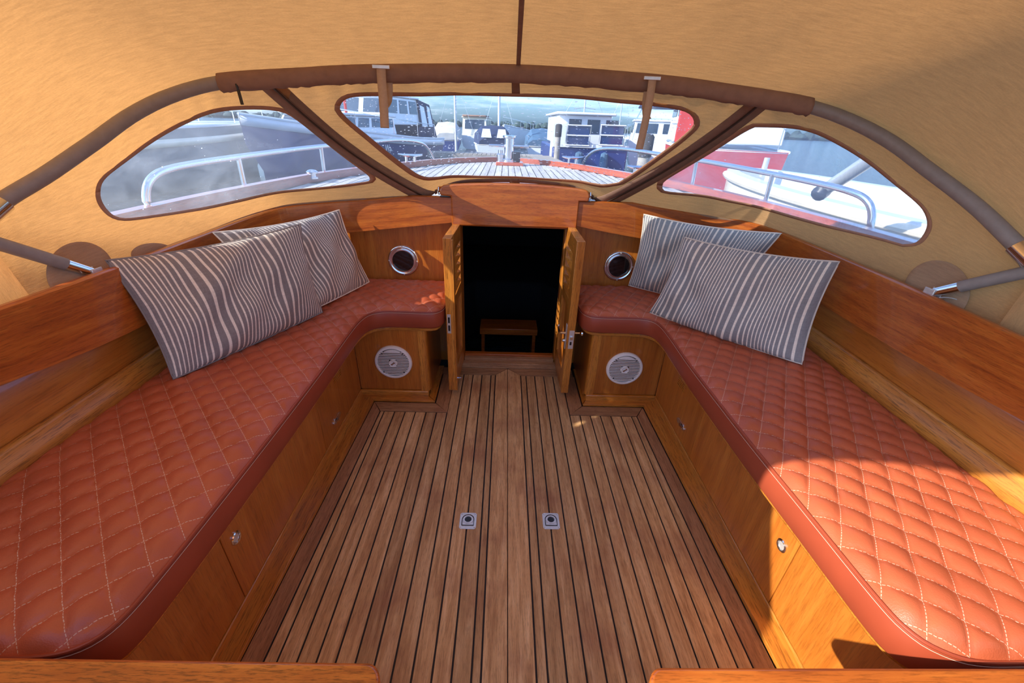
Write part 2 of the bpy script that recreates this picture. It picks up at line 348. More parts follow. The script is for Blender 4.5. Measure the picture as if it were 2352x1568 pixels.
        if bevel:
            b = o.modifiers.new('bevel', 'BEVEL'); b.width = bevel; b.segments = 2; b.limit_method = 'ANGLE'; b.angle_limit = math.radians(40)
        if thick:
            b = o.modifiers.new('thickness', 'SOLIDIFY'); b.thickness = thick; b.offset = 0
        return o
def dup(root, delta, label=None):
    r = root.copy(); COL.objects.link(r); r.location = root.location + Vector(delta)
    if label: r['label'] = label
    for ch in list(root.children):
        c = ch.copy(); COL.objects.link(c); c.parent = r
        for g in list(ch.children):
            d = g.copy(); COL.objects.link(d); d.parent = c
    return r
def cr_spline(P, n=10, closed=False):
    P = [np.array(p, float) for p in P]; out = []; N = len(P)
    for i in range(N if closed else N - 1):
        g = lambda k: P[k % N] if closed else P[min(max(k, 0), N - 1)]
        a, b, c, d = g(i - 1), g(i), g(i + 1), g(i + 2)
        for t in np.arange(n) / n:
            out.append(.5 * ((2 * b) + (c - a) * t + (2 * a - 5 * b + 4 * c - d) * t * t + (3 * b - a - 3 * c + d) * t ** 3))
    if not closed: out.append(P[-1])
    return out
def resample(P, n):
    P = np.array(P); d = np.concatenate([[0], np.cumsum(np.linalg.norm(np.diff(P, axis=0), axis=1))])
    t = np.linspace(0, d[-1], n); return [np.array([np.interp(x, d, P[:, k]) for k in range(P.shape[1])]) for x in t]

# ------------------------------------------------------------------ plan curves of the cockpit
def onplan(px, py, plan):
    d = ray(px, py); best = None
    for a, b in zip(plan[:-1], plan[1:]):
        ax, ay, bx, by = a[0], a[1], b[0], b[1]
        den = d[0] * (by - ay) - d[1] * (bx - ax)
        if abs(den) < 1e-9: continue
        t = (ax * (by - ay) - ay * (bx - ax)) / den; s = (ax * d[1] - ay * d[0]) / den * -1
        L2 = (bx - ax) ** 2 + (by - ay) ** 2; hx, hy = t * d[0] - ax, t * d[1] - ay
        s = (hx * (bx - ax) + hy * (by - ay)) / L2
        if t > 0 and -.02 <= s <= 1.02 and (best is None or t < best[0]): best = (t, EYE + t * d)
    return best[1] if best else None
planL = [p for p in cr_spline([(-.232, 1.87), (-.40, 1.873), (-.57, 1.882), (-.74, 1.89), (-.87, 1.87), (-.95, 1.80), (-.99, 1.65), (-1.005, 1.45), (-1.005, 1.2), (-1.0, 1.0), (-.995, .8), (-.99, .6), (-.98, .2), (-.96, -.5)], 6)]
planR = [p for p in cr_spline([(.316, 1.87), (.50, 1.88), (.68, 1.89), (.84, 1.90), (.97, 1.885), (1.06, 1.82), (1.11, 1.68), (1.125, 1.45), (1.12, 1.2), (1.11, 1.0), (1.10, .8), (1.09, .6), (1.08, .2), (1.06, -.5)], 6)]
topL = [(1040, 449), (950, 451), (860, 455), (760, 462), (700, 470), (640, 482), (570, 502), (500, 525), (430, 553), (360, 580), (290, 605), (215, 628), (100, 672), (0, 712)]
botL = [(1040, 513), (940, 520), (800, 528), (560, 628), (325, 737), (160, 815), (0, 895)]
topR = [(1326, 460), (1450, 467), (1530, 477), (1600, 487), (1650, 496), (1700, 505), (1750, 520), (1800, 540), (1870, 567), (1950, 597), (2040, 637), (2140, 680), (2250, 733), (2352, 782)]
botR = [(1323, 523), (1465, 537), (1640, 580), (1890, 700), (2100, 830), (2352, 965)]
def zalong(pix, plan):
    """height of an edge seen in the photograph as a function of distance along the plan"""
    P = np.array(plan); D = np.concatenate([[0], np.cumsum(np.linalg.norm(np.diff(P, axis=0), axis=1))]); xs, zs = [], []
    for p in pix:
        q = onplan(*p, plan)
        if q is None: continue
        i = np.argmin(np.linalg.norm(P - q[:2], axis=1)); xs.append(D[i]); zs.append(q[2])
    o = np.argsort(xs); xs = np.array(xs)[o]; zs = np.array(zs)[o]
    c = np.polyfit(xs, zs, 3) if len(xs) > 6 else np.polyfit(xs, zs, 2)
    f = np.polyval(c, np.clip(D, xs[0], xs[-1])); return P, f
def offs(P, d):
    P = np.array(P); T = np.gradient(P, axis=0); T /= np.linalg.norm(T, axis=1)[:, None]
    return P + np.stack([T[:, 1], -T[:, 0]], 1) * d
CO = {}
for side, plan, tp, bt, sg in (('left', planL, topL, botL, -1), ('right', planR, topR, botR, 1)):
    P, zt = zalong(tp, plan); _, zb = zalong(bt, plan)
    CO[side] = (P, zt, zb)
def out_off(side, d):   # offset outward from the cockpit
    P = CO[side][0]; Q = offs(P, d); R = offs(P, -d)
    return Q if np.hypot(Q[:, 0] - .04, Q[:, 1] - .9).mean() > np.hypot(R[:, 0] - .04, R[:, 1] - .9).mean() else R

# ------------------------------------------------------------------ floor
fl = empty('floor', (.04, .9, 0)); tag(fl, 'teak strip floor of the cockpit with black caulked seams', None, kind='structure')
MB().box(-.70, .78, -.6, 1.90, -.03, -.004).build('caulking_bed', caulk, fl, bevel=0)
SL = [-.516, -.469, -.423, -.377, -.33, -.2835, -.237, -.1905, -.1435, -.0975, -.051, -.0285]
SRr = [.1025, .1295, .1745, .2215, .2685, .3145, .361, .4075, .4535, .5015, .5475, .5955]
g = .0024
def plank(x0, x1, y0, y1, mat=teaky, name='plank'):
    return MB().box(x0 + g, x1 - g, y0, y1, -.004, .0).build(name, mat, fl, bevel=.0008)
YA = -.55
for a, b in zip(SL[:-1], SL[1:]):
    plank(a, b, YA, (1.486 if a < -.24 else 1.806) - g)
for a, b in zip(SRr[:-1], SRr[1:]):
    plank(a, b, YA, (1.486 if b > .32 else 1.806) - g)
# the left- and rightmost strips taper
for (xa, xb, xc, xd) in ((-.516, -.516, -.534, -.562), (.5955, .5955, .620, .648)):
    lo, hi = (xc, xa) if xa < 0 else (xa, xc); lo2, hi2 = (xd, xb) if xa < 0 else (xb, xd)
    pl = [(lo2 + g, YA), (hi2 - g, YA), (hi - g, 1.486 - g), (lo + g, 1.486 - g)]
    MB().prism(pl, lambda a, b: (a, b, -.004), lambda a, b: (a, b, 0)).build('plank', teaky, fl, bevel=.0008)
def poly(pts, mat, name='margin_board', z0=-.004, z1=.0, par=None):
    return MB().prism(pts, lambda a, b: (a, b, z0), lambda a, b: (a, b, z1)).build(name, mat, par or fl, bevel=.0008)
h = .0012
CX = .0345
poly([(-.0285 + g, YA), (CX - h, YA), (CX - h, 1.868), (-.0285 + g, 1.81)], teaky, 'centre_plank')
poly([(CX + h, YA), (.1025 - g, YA), (.1025 - g, 1.81), (CX + h, 1.868)], teaky, 'centre_plank')
poly([(-.305, 1.806 + g), (-.0305, 1.806 + g), (CX - .004, 1.872), (-.305, 1.872)], teakx)
poly([(.1045, 1.806 + g), (.375, 1.806 + g), (.375, 1.872), (CX + .004, 1.872)], teakx)
# margins around the two side lockers
poly([(-.234 - g, 1.488), (-.234 - g, 1.806), (-.297, 1.806), (-.297, 1.556)], teakm)
poly([(-.236, 1.486 + g), (-.299, 1.553), (-.577, 1.553), (-.534, 1.486 + g)], teakx)
poly([(-.562 - g, YA), (-.534 - g, 1.486), (-.578, 1.553), (-.622, YA)], teakm)
poly([(.3145 + g, 1.488), (.38, 1.556), (.38, 1.806), (.3145 + g, 1.806)], teakm)
poly([(.3165, 1.486 + g), (.620, 1.486 + g), (.664, 1.553), (.382, 1.553)], teakx)
poly([(.648 + g, YA), (.708, YA), (.666, 1.553), (.620 + g, 1.486)], teakm)
# rounded light fillets between floor and lockers
poly([(-.300 - h, 1.559), (-.300 - h, 1.87), (-.334, 1.87), (-.334, 1.597)], trimy, 'corner_fillet', 0, .010)
poly([(-.302, 1.556), (-.337, 1.596), (-.650, 1.596), (-.580, 1.556)], trimx, 'corner_fillet', 0, .010)
poly([(-.623, YA), (-.580, 1.556), (-.650, 1.60), (-.650, YA)], trimy, 'corner_fillet', 0, .014)
poly([(.383 + h, 1.559), (.404, 1.597), (.404, 1.87), (.383 + h, 1.87)], trimy, 'corner_fillet', 0, .010)
poly([(.385, 1.556), (.668, 1.556), (.734, 1.596), (.406, 1.596)], trimx, 'corner_fillet', 0, .010)
poly([(.710, YA), (.736, YA), (.736, 1.60), (.670, 1.556)], trimy, 'corner_fillet', 0, .014)

# flush ring pulls
def ring_pull(cx, cy, label):
    r = empty('ring_pull', (cx, cy, .0)); tag(r, label, 'ring pull', 'flush ring pulls in the floor')
    hw, hh = .0275, .031
    rp = [(cx + x, cy + y) for x, y in ((-hw + .005, -hh), (hw - .005, -hh), (hw, -hh + .005), (hw, hh - .005), (hw - .005, hh), (-hw + .005, hh), (-hw, hh - .005), (-hw, -hh + .005))]
    MB().prism(rp, lambda a, b: (a, b, .0), lambda a, b: (a, b, .002)).build('plate', steel, r, bevel=.0006)
    b = MB(); pts = [(cx - .019, cy - .018, .0035), (cx - .019, cy + .004, .0035)] + [(cx - .019 * math.cos(a), cy + .004 + .018 * math.sin(a), .0035) for a in np.linspace(.2, PI - .2, 9)] + [(cx + .019, cy + .004, .0035), (cx + .019, cy - .018, .0035), (cx - .019, cy - .018, .0035)]
    b.tube(pts, .0012, 6); b.build('recess_edge', black_pl, r)
    b = MB(); n = 24; V = []
    oute = [(cx + .0165 * math.cos(a), cy + .003 + (.0165 if math.sin(a) > 0 else .0175) * math.sin(a)) for a in np.linspace(0, 2 * PI, n, endpoint=False)]
    inn = [(cx + .0115 * math.cos(a), cy + .004 + .0115 * math.sin(a)) for a in np.linspace(0, 2 * PI, n, endpoint=False)]
    b.add([(x, y, .0045) for x, y in oute] + [(x, y, .0045) for x, y in inn] + [(x, y, .002) for x, y in inn] + [(x, y, .002) for x, y in oute],
          [(i, (i + 1) % n, n + (i + 1) % n, n + i) for i in range(n)] + [(n + i, n + (i + 1) % n, 2 * n + (i + 1) % n, 2 * n + i) for i in range(n)] + [(3 * n + i, 3 * n + (i + 1) % n, (i + 1) % n, i) for i in range(n)])
    b.box(cx - .0165, cx + .0165, cy - .018, cy - .010, .002, .0045)
    b.build('pull_ring', steel, r)
    MB().lathe((cx, cy + .004, .0021), (0, 0, 1), [(.0112, 0), (.0105, .0006), (.004, .0002)], 20).build('finger_cup', black_pl, r)
    for sx in (-1, 1):
        for sy in (-1, 1):
            MB().lathe((cx + sx * .022, cy + sy * .0255, .002), (0, 0, 1), [(.0026, 0), (.0024, .0007), (.0008, .0003)], 10).build('screw', chrome, r)
    return r
rp0 = ring_pull(-.095, .918, 'square steel flush ring pull on the left half of the floor')
dup(rp0, (.272, .004, 0), 'square steel flush ring pull on the right half of the floor')

# ------------------------------------------------------------------ front bulkhead
wf = empty('wall_front', (.04, 1.96, 0)); tag(wf, 'teak bulkhead around the cabin doorway', None, kind='structure')
YB = 1.95
for x0, x1 in ((-.98, -.237), (.325, 1.09)):
    MB().box(x0, x1, YB, YB + .02, 0, .80).build('bulkhead_panel', plyz, wf)
MB().box(-.237, -.198, 1.915, YB + .02, 0, .78).build('door_post', trimz, wf, bevel=.003)
MB().box(.280, .325, 1.915, YB + .02, 0, .78).build('door_post', trimz, wf, bevel=.003)
MB().box(-.236, .322, 1.90, 1.935, .735, .79).build('head_rail', redx, wf, bevel=.002)
# threshold steps
MB().box(-.237, .325, 1.875, 1.905, -.003, .028).build('threshold_step', teakx, wf, bevel=.002)
MB().box(-.197, .279, 1.905, 1.930, 0, .043).build('threshold_step', teakx, wf, bevel=.002)
MB().box(-.197, .279, 1.930, 1.96, 0, .053).build('threshold_step', redx, wf, bevel=.002)
# dark cabin behind
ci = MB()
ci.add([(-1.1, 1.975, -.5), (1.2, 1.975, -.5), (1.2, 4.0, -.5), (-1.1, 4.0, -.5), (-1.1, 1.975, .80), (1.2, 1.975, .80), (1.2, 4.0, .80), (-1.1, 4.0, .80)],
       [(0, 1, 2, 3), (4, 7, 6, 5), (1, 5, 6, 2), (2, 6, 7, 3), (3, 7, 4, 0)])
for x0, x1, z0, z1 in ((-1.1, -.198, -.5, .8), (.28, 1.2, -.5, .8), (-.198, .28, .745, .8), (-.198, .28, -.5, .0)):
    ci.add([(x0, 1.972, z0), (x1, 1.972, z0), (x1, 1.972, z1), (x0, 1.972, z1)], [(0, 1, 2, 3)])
o = ci.build('wall_cabin', dark_int, None, smooth=False); tag(o, 'cabin lining seen through the doorway, its shade put into a near-black colour', None, kind='structure')
b = empty('cabin_berth', (.04, 3.0, -.3)); tag(b, 'berth at the end of the unlit cabin, its shade put into the fabric colour', 'berth')
MB().prism([(-.9, 2.6), (-.35, 2.6), (-.2, 2.9), (.28, 2.9), (.45, 2.6), (1.0, 2.6), (1.0, 3.9), (-.9, 3.9)], lambda x, y: (x, y, -.3), lambda x, y: (x, y, .12)).build('mattress', plain('berth fabric with painted shade', (.006, .006, .008), .9), b, bevel=.02)  # fabric painted almost black in place of the cabin's shade
p0 = at(1102, 754, Y=2.35); p1 = at(1234, 771, Y=2.35)
s = empty('cabin_step', (.0, 2.38, -.5)); tag(s, 'wooden companionway step just inside the doorway', 'step')
MB().box(p0[0], p1[0], 2.35, 2.50, p1[2], p0[2]).build('tread', redx, s, bevel=.003)
for x in (p0[0] + .01, p1[0] - .03): MB().box(x, x + .02, 2.36, 2.5, -.5, p1[2]).build('side_cheek', redx, s)

# hatch board over the doorway
hb = empty('hatch_board', (.04, 1.87, .745)); tag(hb, 'glossy red-brown varnished board above the dark doorway', 'board')
out = [(-.236, .744), (.322, .747), (.322, .862), (.362, .862), (.364, .885)] + [(.364 - .024 * (1 - math.cos(a)), .885 + .026 * math.sin(a)) for a in np.linspace(.2, PI / 2, 6)] + [(x, .926 - .015 * ((x - .04) / .33) ** 2) for x in np.linspace(.30, -.22, 12)] + [(-.284 + .024 * (1 - math.cos(a)), .885 + .026 * math.sin(a)) for a in np.linspace(PI / 2, .2, 6)] + [(-.284, .885), (-.282, .870), (-.236, .866)]
MB().prism(out, lambda a, b: (a, 1.862, b), lambda a, b: (a, 1.905, b)).build('board', redx, hb, bevel=.006, angle=50)
for x in (-.262, .345):
    MB().box(x - .022, x + .022, 1.866, 1.90, .8625, .8655).build('guide_strip', black_pl, hb)
for x in (-.292, .372):
    MB().tube([(x, 1.885, .865), (x, 1.885, .885), (x, 1.893, .898)], .004, 8).build('guide_clip', chrome, hb)
MB().box(-.30, .38, 1.905, 2.35, .875, .90).build('sliding_top', redx, hb, bevel=.004)

# coaming boards and back panels
for side, wname in (('left', 'trim_1'), ('right', 'trim_2')):
    P, zt, zb = CO[side]; Q = out_off(side, .024); n = len(P)
    rr = .004
    A = [(*P[i], zb[i]) for i in range(n)]; B = [(*P[i], zt[i] - rr) for i in range(n)]; B2 = [(*(P[i] * .8 + Q[i] * .2), zt[i]) for i in range(n)]
    C = [(*(P[i] * .2 + Q[i] * .8), zt[i]) for i in range(n)]; Dd = [(*Q[i], zt[i] - rr) for i in range(n)]; E2 = [(*Q[i], zb[i]) for i in range(n)]
    cb = MB().rows([A, B, B2, C, Dd, E2], close=True)
    cb.build(wname, coam_m, None, angle=50)
    o = COL.objects[wname] if wname in COL.objects else None
    tag(o, 'red-brown varnished coaming board curving round the %s side above the seat' % side, None, kind='structure')
    # back panel under the coaming, set back, and bottom moulding
    w = empty('wall_' + side, ((-1.03 if side == 'left' else 1.13), .8, .4)); tag(w, 'golden varnished back panel below the %s coaming' % side, None, kind='structure')
    T = out_off(side, .045); T2 = out_off(side, .062)
    i0 = next(i for i in range(n) if P[i][1] < 1.86 and abs(P[i][0]) > .8)
    rng = range(i0, n)
    rows = [[(*T[i], zt[i] - .05) for i in rng], [(*T2[i], .49) for i in rng], [(*T2[i], .40) for i in rng]]
    MB().rows(rows).build('back_panel', ply_uv, w, thick=.01)
    ins = [T2[i] + (P[i] - T2[i]) * .0 for i in rng]
    K = [np.array(T2[i]) - (np.array(T2[i]) - np.array(P[i])) / np.linalg.norm(np.array(T2[i]) - np.array(P[i])) * 1.0 * d for d in (0,) for i in rng]
    def inn(d): return [np.array(T2[i]) - (np.array(T2[i]) - np.array(P[i])) / np.linalg.norm(np.array(T2[i]) - np.array(P[i])) * d for i in rng]
    prof = [(.004, .508), (.010, .513), (.018, .511), (.022, .503), (.024, .490), (.032, .482), (.036, .470), (.036, .40), (.004, .40)]
    R = [[(*q, z) for q in inn(d)] for d, z in prof]
    MB().rows(R, close=True).build('bottom_moulding', trimuv, w, angle=60)

# ------------------------------------------------------------------ lockers under the seats
def bench(side):
    L_ = side == 'left'
    xf, xw, xp = (-.648, -.335, -.328) if L_ else (.732, .402, .395)   # long face, short face end
    sg = -1 if L_ else 1
    r = empty('bench_locker', (xf, .8, 0)); tag(r, 'built-in teak locker bench along the %s side of the cockpit' % side, 'bench')
    def panel(y0, y1, name='front_panel', dz=0):
        a, b_ = (xf, xf + sg * .02)
        return MB().box(min(a, b_), max(a, b_), y0 + .0012, y1 - .0012, .042, .352).build(name, plyy if name != 'locker_door' else plyz, r, bevel=.0015)
    panel(-.55, .643); d = panel(.643, 1.187, 'locker_door'); panel(1.187, 1.60)
    MB().box(min(xf - sg * .004, xf + sg * .02), max(xf - sg * .004, xf + sg * .02), -.55, 1.60, .0, .040).build('kick_board', trimy, r, bevel=.004)
    x0, x1 = (xf, xw) if L_ else (xw, xf)
    MB().box(x0, x1, 1.60, 1.62, .040, .352).build('end_panel', plyz, r, bevel=.0015)
    MB().box(x0 - .0, x1, 1.590, 1.62, 0, .038).build('kick_board', trimx, r, bevel=.004)
    # rounded corner post, and the return to the bulkhead
    pw = .040; pa = xp if L_ else xp; s2 = 1 if L_ else -1
    pts = [(xp, 1.64), (xp, 1.612)] + [(xp - s2 * .016 * (1 - math.cos(a)), 1.612 - .016 * math.sin(a)) for a in np.linspace(.2, PI / 2, 5)] + [(xp - s2 * pw, 1.596), (xp - s2 * pw, 1.64)]
    MB().prism(pts, lambda a, b: (a, b, .036), lambda a, b: (a, b, .352)).build('corner_post', trimz, r, angle=50)
    MB().box(min(xp, xp - s2 * .015), max(xp, xp - s2 * .015), 1.64, YB, .0, .352).build('return_panel', plyz, r)
    # vent louvres high on the panel near the corner
    v = MB()
    yc, zc = (1.385, .268) if L_ else (1.385, .262)
    for k in range(9):
        z = zc - .036 + k * .009; v.box(min(xf, xf - sg * .003), max(xf, xf - sg * .003), yc - .035, yc + .035, z, z + .004)
    v.build('vent_louvres', trimz, r)
    # oval turn latch low, round finger pull on the door
    yl, zl = (1.312, .094) if L_ else (1.309, .105)
    b = MB(); pr = [(yl + .026 * math.cos(a) + (.012 if math.cos(a) > 0 else -.012), zl + .013 * math.sin(a)) for a in np.linspace(0, 2 * PI, 20, endpoint=False)]
    b.prism(pr, lambda y, z: (xf, y, z), lambda y, z: (xf - sg * .004, y, z)); lt = b.build('latch', chrome, r, bevel=.001)
    b = MB(); b.tube([(xf - sg * .005, yl - .026, zl), (xf - sg * .010, yl - .010, zl), (xf - sg * .005, yl + .004, zl)], .0042, 8); b.build('latch_lever', chrome, lt)
    yk, zk = (.683, .22)
    kb = MB().lathe((xf, yk, zk), (-sg, 0, 0), [(.0175, 0), (.0175, .003), (.015, .005), (.012, .004), (.011, .001)], 24).build('finger_pull', chrome, r)
    MB().lathe((xf, yk, zk), (-sg, 0, 0), [(.0108, 0), (.0105, .0022), (.003, .003)], 20).build('pull_button', steel, kb)
    return r
bl = bench('left'); br = bench('right')

# ------------------------------------------------------------------ seat cushions and the boards below them
def dist_poly(P, V):
    P = np.array(P); A = P; B = np.roll(P, -1, axis=0); D = np.full(len(V), 9.0)
    for a, b in zip(A, B):
        ab = b - a; t = np.clip(((V - a) @ ab) / (ab @ ab + 1e-12), 0, 1); D = np.minimum(D, np.linalg.norm(V - (a + t[:, None] * ab), axis=1))
    return D
def inside(P, V):
    P = np.array(P); c = np.zeros(len(V), bool)
    for (x0, y0), (x1, y1) in zip(P, np.roll(P, -1, axis=0)):
        m = ((y0 > V[:, 1]) != (y1 > V[:, 1])); c ^= m & (V[:, 0] < (x1 - x0) * (V[:, 1] - y0) / (y1 - y0 + 1e-15) + x0)
    return c
def tri_fill(outline, holes, step, jitter=0):
    """triangulate an outline with holes on an even grid of inner points"""
    O = np.array(outline); lo, hi = O.min(0), O.max(0)
    gx, gy = np.meshgrid(np.arange(lo[0], hi[0], step), np.arange(lo[1], hi[1], step * .87)); gx = gx + (np.arange(gx.shape[0]) % 2)[:, None] * step / 2
    G = np.stack([gx.ravel(), gy.ravel()], 1); k = inside(O, G) & (dist_poly(O, G) > step * .45)
    for h_ in holes: k &= ~inside(h_, G) & (dist_poly(h_, G) > step * .45)
    G = G[k]; V = []; Ed = []
    for ring in [O] + [np.array(h_) for h_ in holes]:
        s = len(V); n = len(ring); V += [Vector(p) for p in ring]; Ed += [(s + i, s + (i + 1) % n) for i in range(n)]
    V += [Vector(p) for p in G]
    ov, oe, of, *_ = delaunay_2d_cdt(V, Ed, [], 0, 1e-6)
    ov = np.array([tuple(p) for p in ov]); C = np.array([ov[list(f)].mean(0) for f in of])
    k = inside(O, C)
    for h_ in holes: k &= ~inside(h_, C)
    return ov, [tuple(f) for f, q in zip(of, k) if q]
def cushion(side, outl, e1, org, cell, crown):
    out = resample(outl + [outl[0]], 420)[:-1]; out = [p[:2] for p in out]
    V, F = tri_fill(out, [], .0068)
    d = dist_poly(out, V)
    a1, a2 = math.radians(e1[0]), math.radians(e1[1])
    M_ = np.array([[math.cos(a1), math.cos(a2)], [math.sin(a1), math.sin(a2)]]); q = np.linalg.solve(M_, (V - np.array(org)).T).T / cell
    s = np.abs(np.sin(PI * q[:, 0]) * np.sin(PI * q[:, 1]))
    gr = np.minimum(np.abs(np.sin(PI * q[:, 0])), np.abs(np.sin(PI * q[:, 1])))
    puff = .0086 * np.sqrt(s) + .0016 * (1 - np.exp(-gr / .12))
    Z = .447 + crown * (1 - np.exp(-d / .030)) + puff * np.clip(d / .02, 0, 1) ** .7
    root = empty('seat_cushion', (out[0][0], .9, .37))
    tag(root, 'L-shaped quilted cognac leather cushion on the %s bench' % side, 'cushion', 'quilted cockpit cushions')
    b = MB(); b.add([(v[0], v[1], z) for v, z in zip(V, Z)], F, [tuple(x) for x in q]); b.build('quilted_top', leath, root, angle=180, fix=True)
    # boxed side wall
    O3 = np.array(out); n = len(O3); T = np.roll(O3, -1, 0) - np.roll(O3, 1, 0); T /= np.linalg.norm(T, axis=1)[:, None]; N = np.stack([T[:, 1], -T[:, 0]], 1)
    if dist_poly(out, O3 + N * .01)[0] >= 0 and inside(out, O3[:40] + N[:40] * .004).mean() > .5: N = -N
    prof = [(0, .4465), (.0035, .440), (.004, .41), (.0035, .378), (-.003, .370), (-.02, .369)]
    R = [[(*(O3[i % n] + N[i % n] * k), z) for i in range(n + 1)] for k, z in prof]
    MB().rows(R).build('side_wall', leath_side, root, angle=60)
    MB().tube([(*(O3[i] + N[i] * .002), .4475) for i in range(n)], .0032, 8, closed=True).build('piping', leath_side, root)
    MB().tube([(*(O3[i] + N[i] * .0045), .4405) for i in range(n)], .0007, 4, closed=True).build('seam_stitching', stitch_m, root)
    # wooden lip below
    f = [(*(O3[i] - N[i] * .012),) for i in range(n)]
    lip = MB().prism([f[i] for i in range(0, n, 3)], lambda a, b: (a, b, .3525), lambda a, b: (a, b, .3685)).build('seat_board', trimx, None, bevel=.003, angle=40)
    tag(lip, 'light teak seat board with rounded lip below the %s leather cushion' % side, 'seat board')
    return root
def sm(P, n=5): return [tuple(p) for p in cr_spline(P, n)]
fl_l = sm([(-1.035, .33), (-.75, .322), (-.66, .322), (-.61, .335), (-.585, .37), (-.577, .45), (-.572, .6), (-.568, .8), (-.566, 1.0), (-.566, 1.2), (-.568, 1.4), (-.563, 1.49), (-.545, 1.545), (-.50, 1.573), (-.42, 1.578), (-.31, 1.576), (-.272, 1.592), (-.254, 1.635), (-.25, 1.72)]) + sm([(-.25, 1.938), (-.55, 1.94), (-.86, 1.935), (-.96, 1.87), (-1.012, 1.7), (-1.025, 1.4), (-1.03, 1.0), (-1.035, .34)])
fl_r = sm([(1.112, .33), (.84, .324), (.745, .324), (.70, .338), (.674, .365), (.663, .42), (.656, .6), (.648, .8), (.645, 1.0), (.644, 1.2), (.650, 1.4), (.648, 1.5), (.632, 1.552), (.59, 1.574), (.50, 1.577), (.395, 1.579), (.358, 1.602), (.342, 1.65), (.337, 1.73)]) + sm([(.337, 1.938), (.6, 1.94), (.95, 1.935), (1.06, 1.87), (1.12, 1.7), (1.14, 1.4), (1.13, 1.0), (1.115, .34)])
cushion('left', fl_l, (-46.5, 49), (-.810, .528), .0525, .019)
cushion('right', fl_r, (58, -38), (.762, .570), .0525, .019)

# ------------------------------------------------------------------ cabin doors, standing open
def door(name, side, hinge, free, z0, z1):
    r = empty(name, (hinge[0], hinge[1], 0)); tag(r, 'teak louvred cabin door standing open on the %s of the doorway' % side, None, kind='structure')
    H_ = np.array(hinge); F_ = np.array(free); Lg = np.linalg.norm(F_ - H_); u = (F_ - H_) / Lg
    nrm = np.array([-u[1], u[0]]);
    if (side == 'left') != (nrm[0] > 0): nrm = -nrm     # nrm faces into the doorway
    th = .034
    def bx(a0, a1, w0, w1, q0, q1, nm, mat, bev=.002, par=r):
        c2 = H_ + u * (a0 + a1) / 2 + nrm * (w0 + w1) / 2
        return MB().obox((c2[0], c2[1], (q0 + q1) / 2), (u[0], u[1], 0), (nrm[0], nrm[1], 0), (0, 0, 1), (a1 - a0) / 2, (w1 - w0) / 2, (q1 - q0) / 2).build(nm, mat, par, bevel=bev)
    w0, w1 = -th / 2, th / 2; zm = z0 + (z1 - z0) * .60
    bx(0, .058, w0, w1, z0, z1, 'hinge_stile', trimz); bx(Lg - .066, Lg, w0, w1, z0, z1, 'lock_stile', trimz)
    bx(.058, Lg - .066, w0, w1, z1 - .07, z1, 'top_rail', trimy); bx(.058, Lg - .066, w0, w1, zm - .03, zm + .02, 'middle_rail', trimy); bx(.058, Lg - .066, w0, w1, z0, z0 + .10, 'bottom_rail', trimy)
    bx(.056, Lg - .064, -.005, .005, z0 + .09, zm - .02, 'lower_panel', plyz)
    n = 5
    for k in range(n):
        z = zm + .032 + k * (z1 - .07 - zm - .02) / n
        c2 = H_ + u * (Lg / 2 - .004); cz = z + .008
        s_ = MB(); ay = np.array([nrm[0] * .80, nrm[1] * .80, -.60]); az = np.cross([u[0], u[1], 0], ay)
        s_.obox((c2[0], c2[1], cz), (u[0], u[1], 0), ay, az, (Lg - .124) / 2 + .002, .0195, .0030); s_.build('louvre_slat', trimy, r, bevel=.001)
    if side == 'left':
        # second leaf of the edge rebate and the strike plate
        bx(Lg - .012, Lg + .001, w1, w1 + .006, z0, z1 - .006, 'rebate_strip', trimz, .001)
        zz = z0 + .20
        p = bx(Lg + .0002, Lg + .002, -.012, .004, zz + .10, zz + .19, 'strike_plate', steel, .0005)
        for q in (.112, .150): bx(Lg + .0018, Lg + .0026, -.008, .000, zz + q, zz + q + .027, 'keeper_slot', black_pl, 0)
        p = bx(Lg - .03, Lg - .022, w1 + .0, w1 + .004, z0 + .02, z0 + .085, 'bolt', chrome, .001)
        c2 = H_ + u * (Lg - .026)
        MB().tube([(*(c2 + nrm * (w1)), z0 + .053), (*(c2 + nrm * (w1 + .022)), z0 + .053)], .0035, 8).build('bolt_knob', chrome, r)
    else:
        zc = z0 + .285
        bx(Lg + .0002, Lg + .002, -.014, .008, zc - .045, zc + .045, 'lock_faceplate', steel, .0005)
        bx(Lg + .002, Lg + .009, -.008, .003, zc + .002, zc + .018, 'latch_bolt', chrome, .001)
        bx(Lg + .0018, Lg + .0028, -.006, .002, zc - .026, zc - .010, 'dead_bolt', black_pl, 0)
        bx(Lg - .034, Lg - .014, w1, w1 + .003, zc - .055, zc + .065, 'escutcheon', steel, .001)
        c2 = H_ + u * (Lg - .024)
        h_ = MB(); h_.tube([(*(c2 + nrm * w1), zc + .022), (*(c2 + nrm * (w1 + .026)), zc + .022)], .005, 10)
        h_.tube([(*(c2 + nrm * (w1 + .026)), zc + .022), (*(c2 - u * .012 + nrm * (w1 + .029)), zc + .024), (*(c2 - u * .04 + nrm * (w1 + .029)), zc + .029), (*(c2 - u * .05 + nrm * (w1 + .028)), zc + .036)], [.005, .0055, .005, .004], 10); h_.build('lever_handle', chrome, r)
        h_ = MB(); h_.tube([(*(c2 + nrm * w1), zc - .016), (*(c2 + nrm * (w1 + .014)), zc - .016)], .008, 12); h_.build('snib_knob', chrome, r)
        h_ = MB(); h_.tube([(*(c2 - nrm * (.017)), zc + .022), (*(c2 - nrm * .042), zc + .022)], .005, 10); h_.lathe((*(c2 - nrm * .042), zc + .022), (-nrm[0], -nrm[1], 0), [(.006, 0), (.013, .006), (.014, .012), (.009, .018), (.003, .020)], 16); h_.build('outer_knob', chrome, r)
    return r
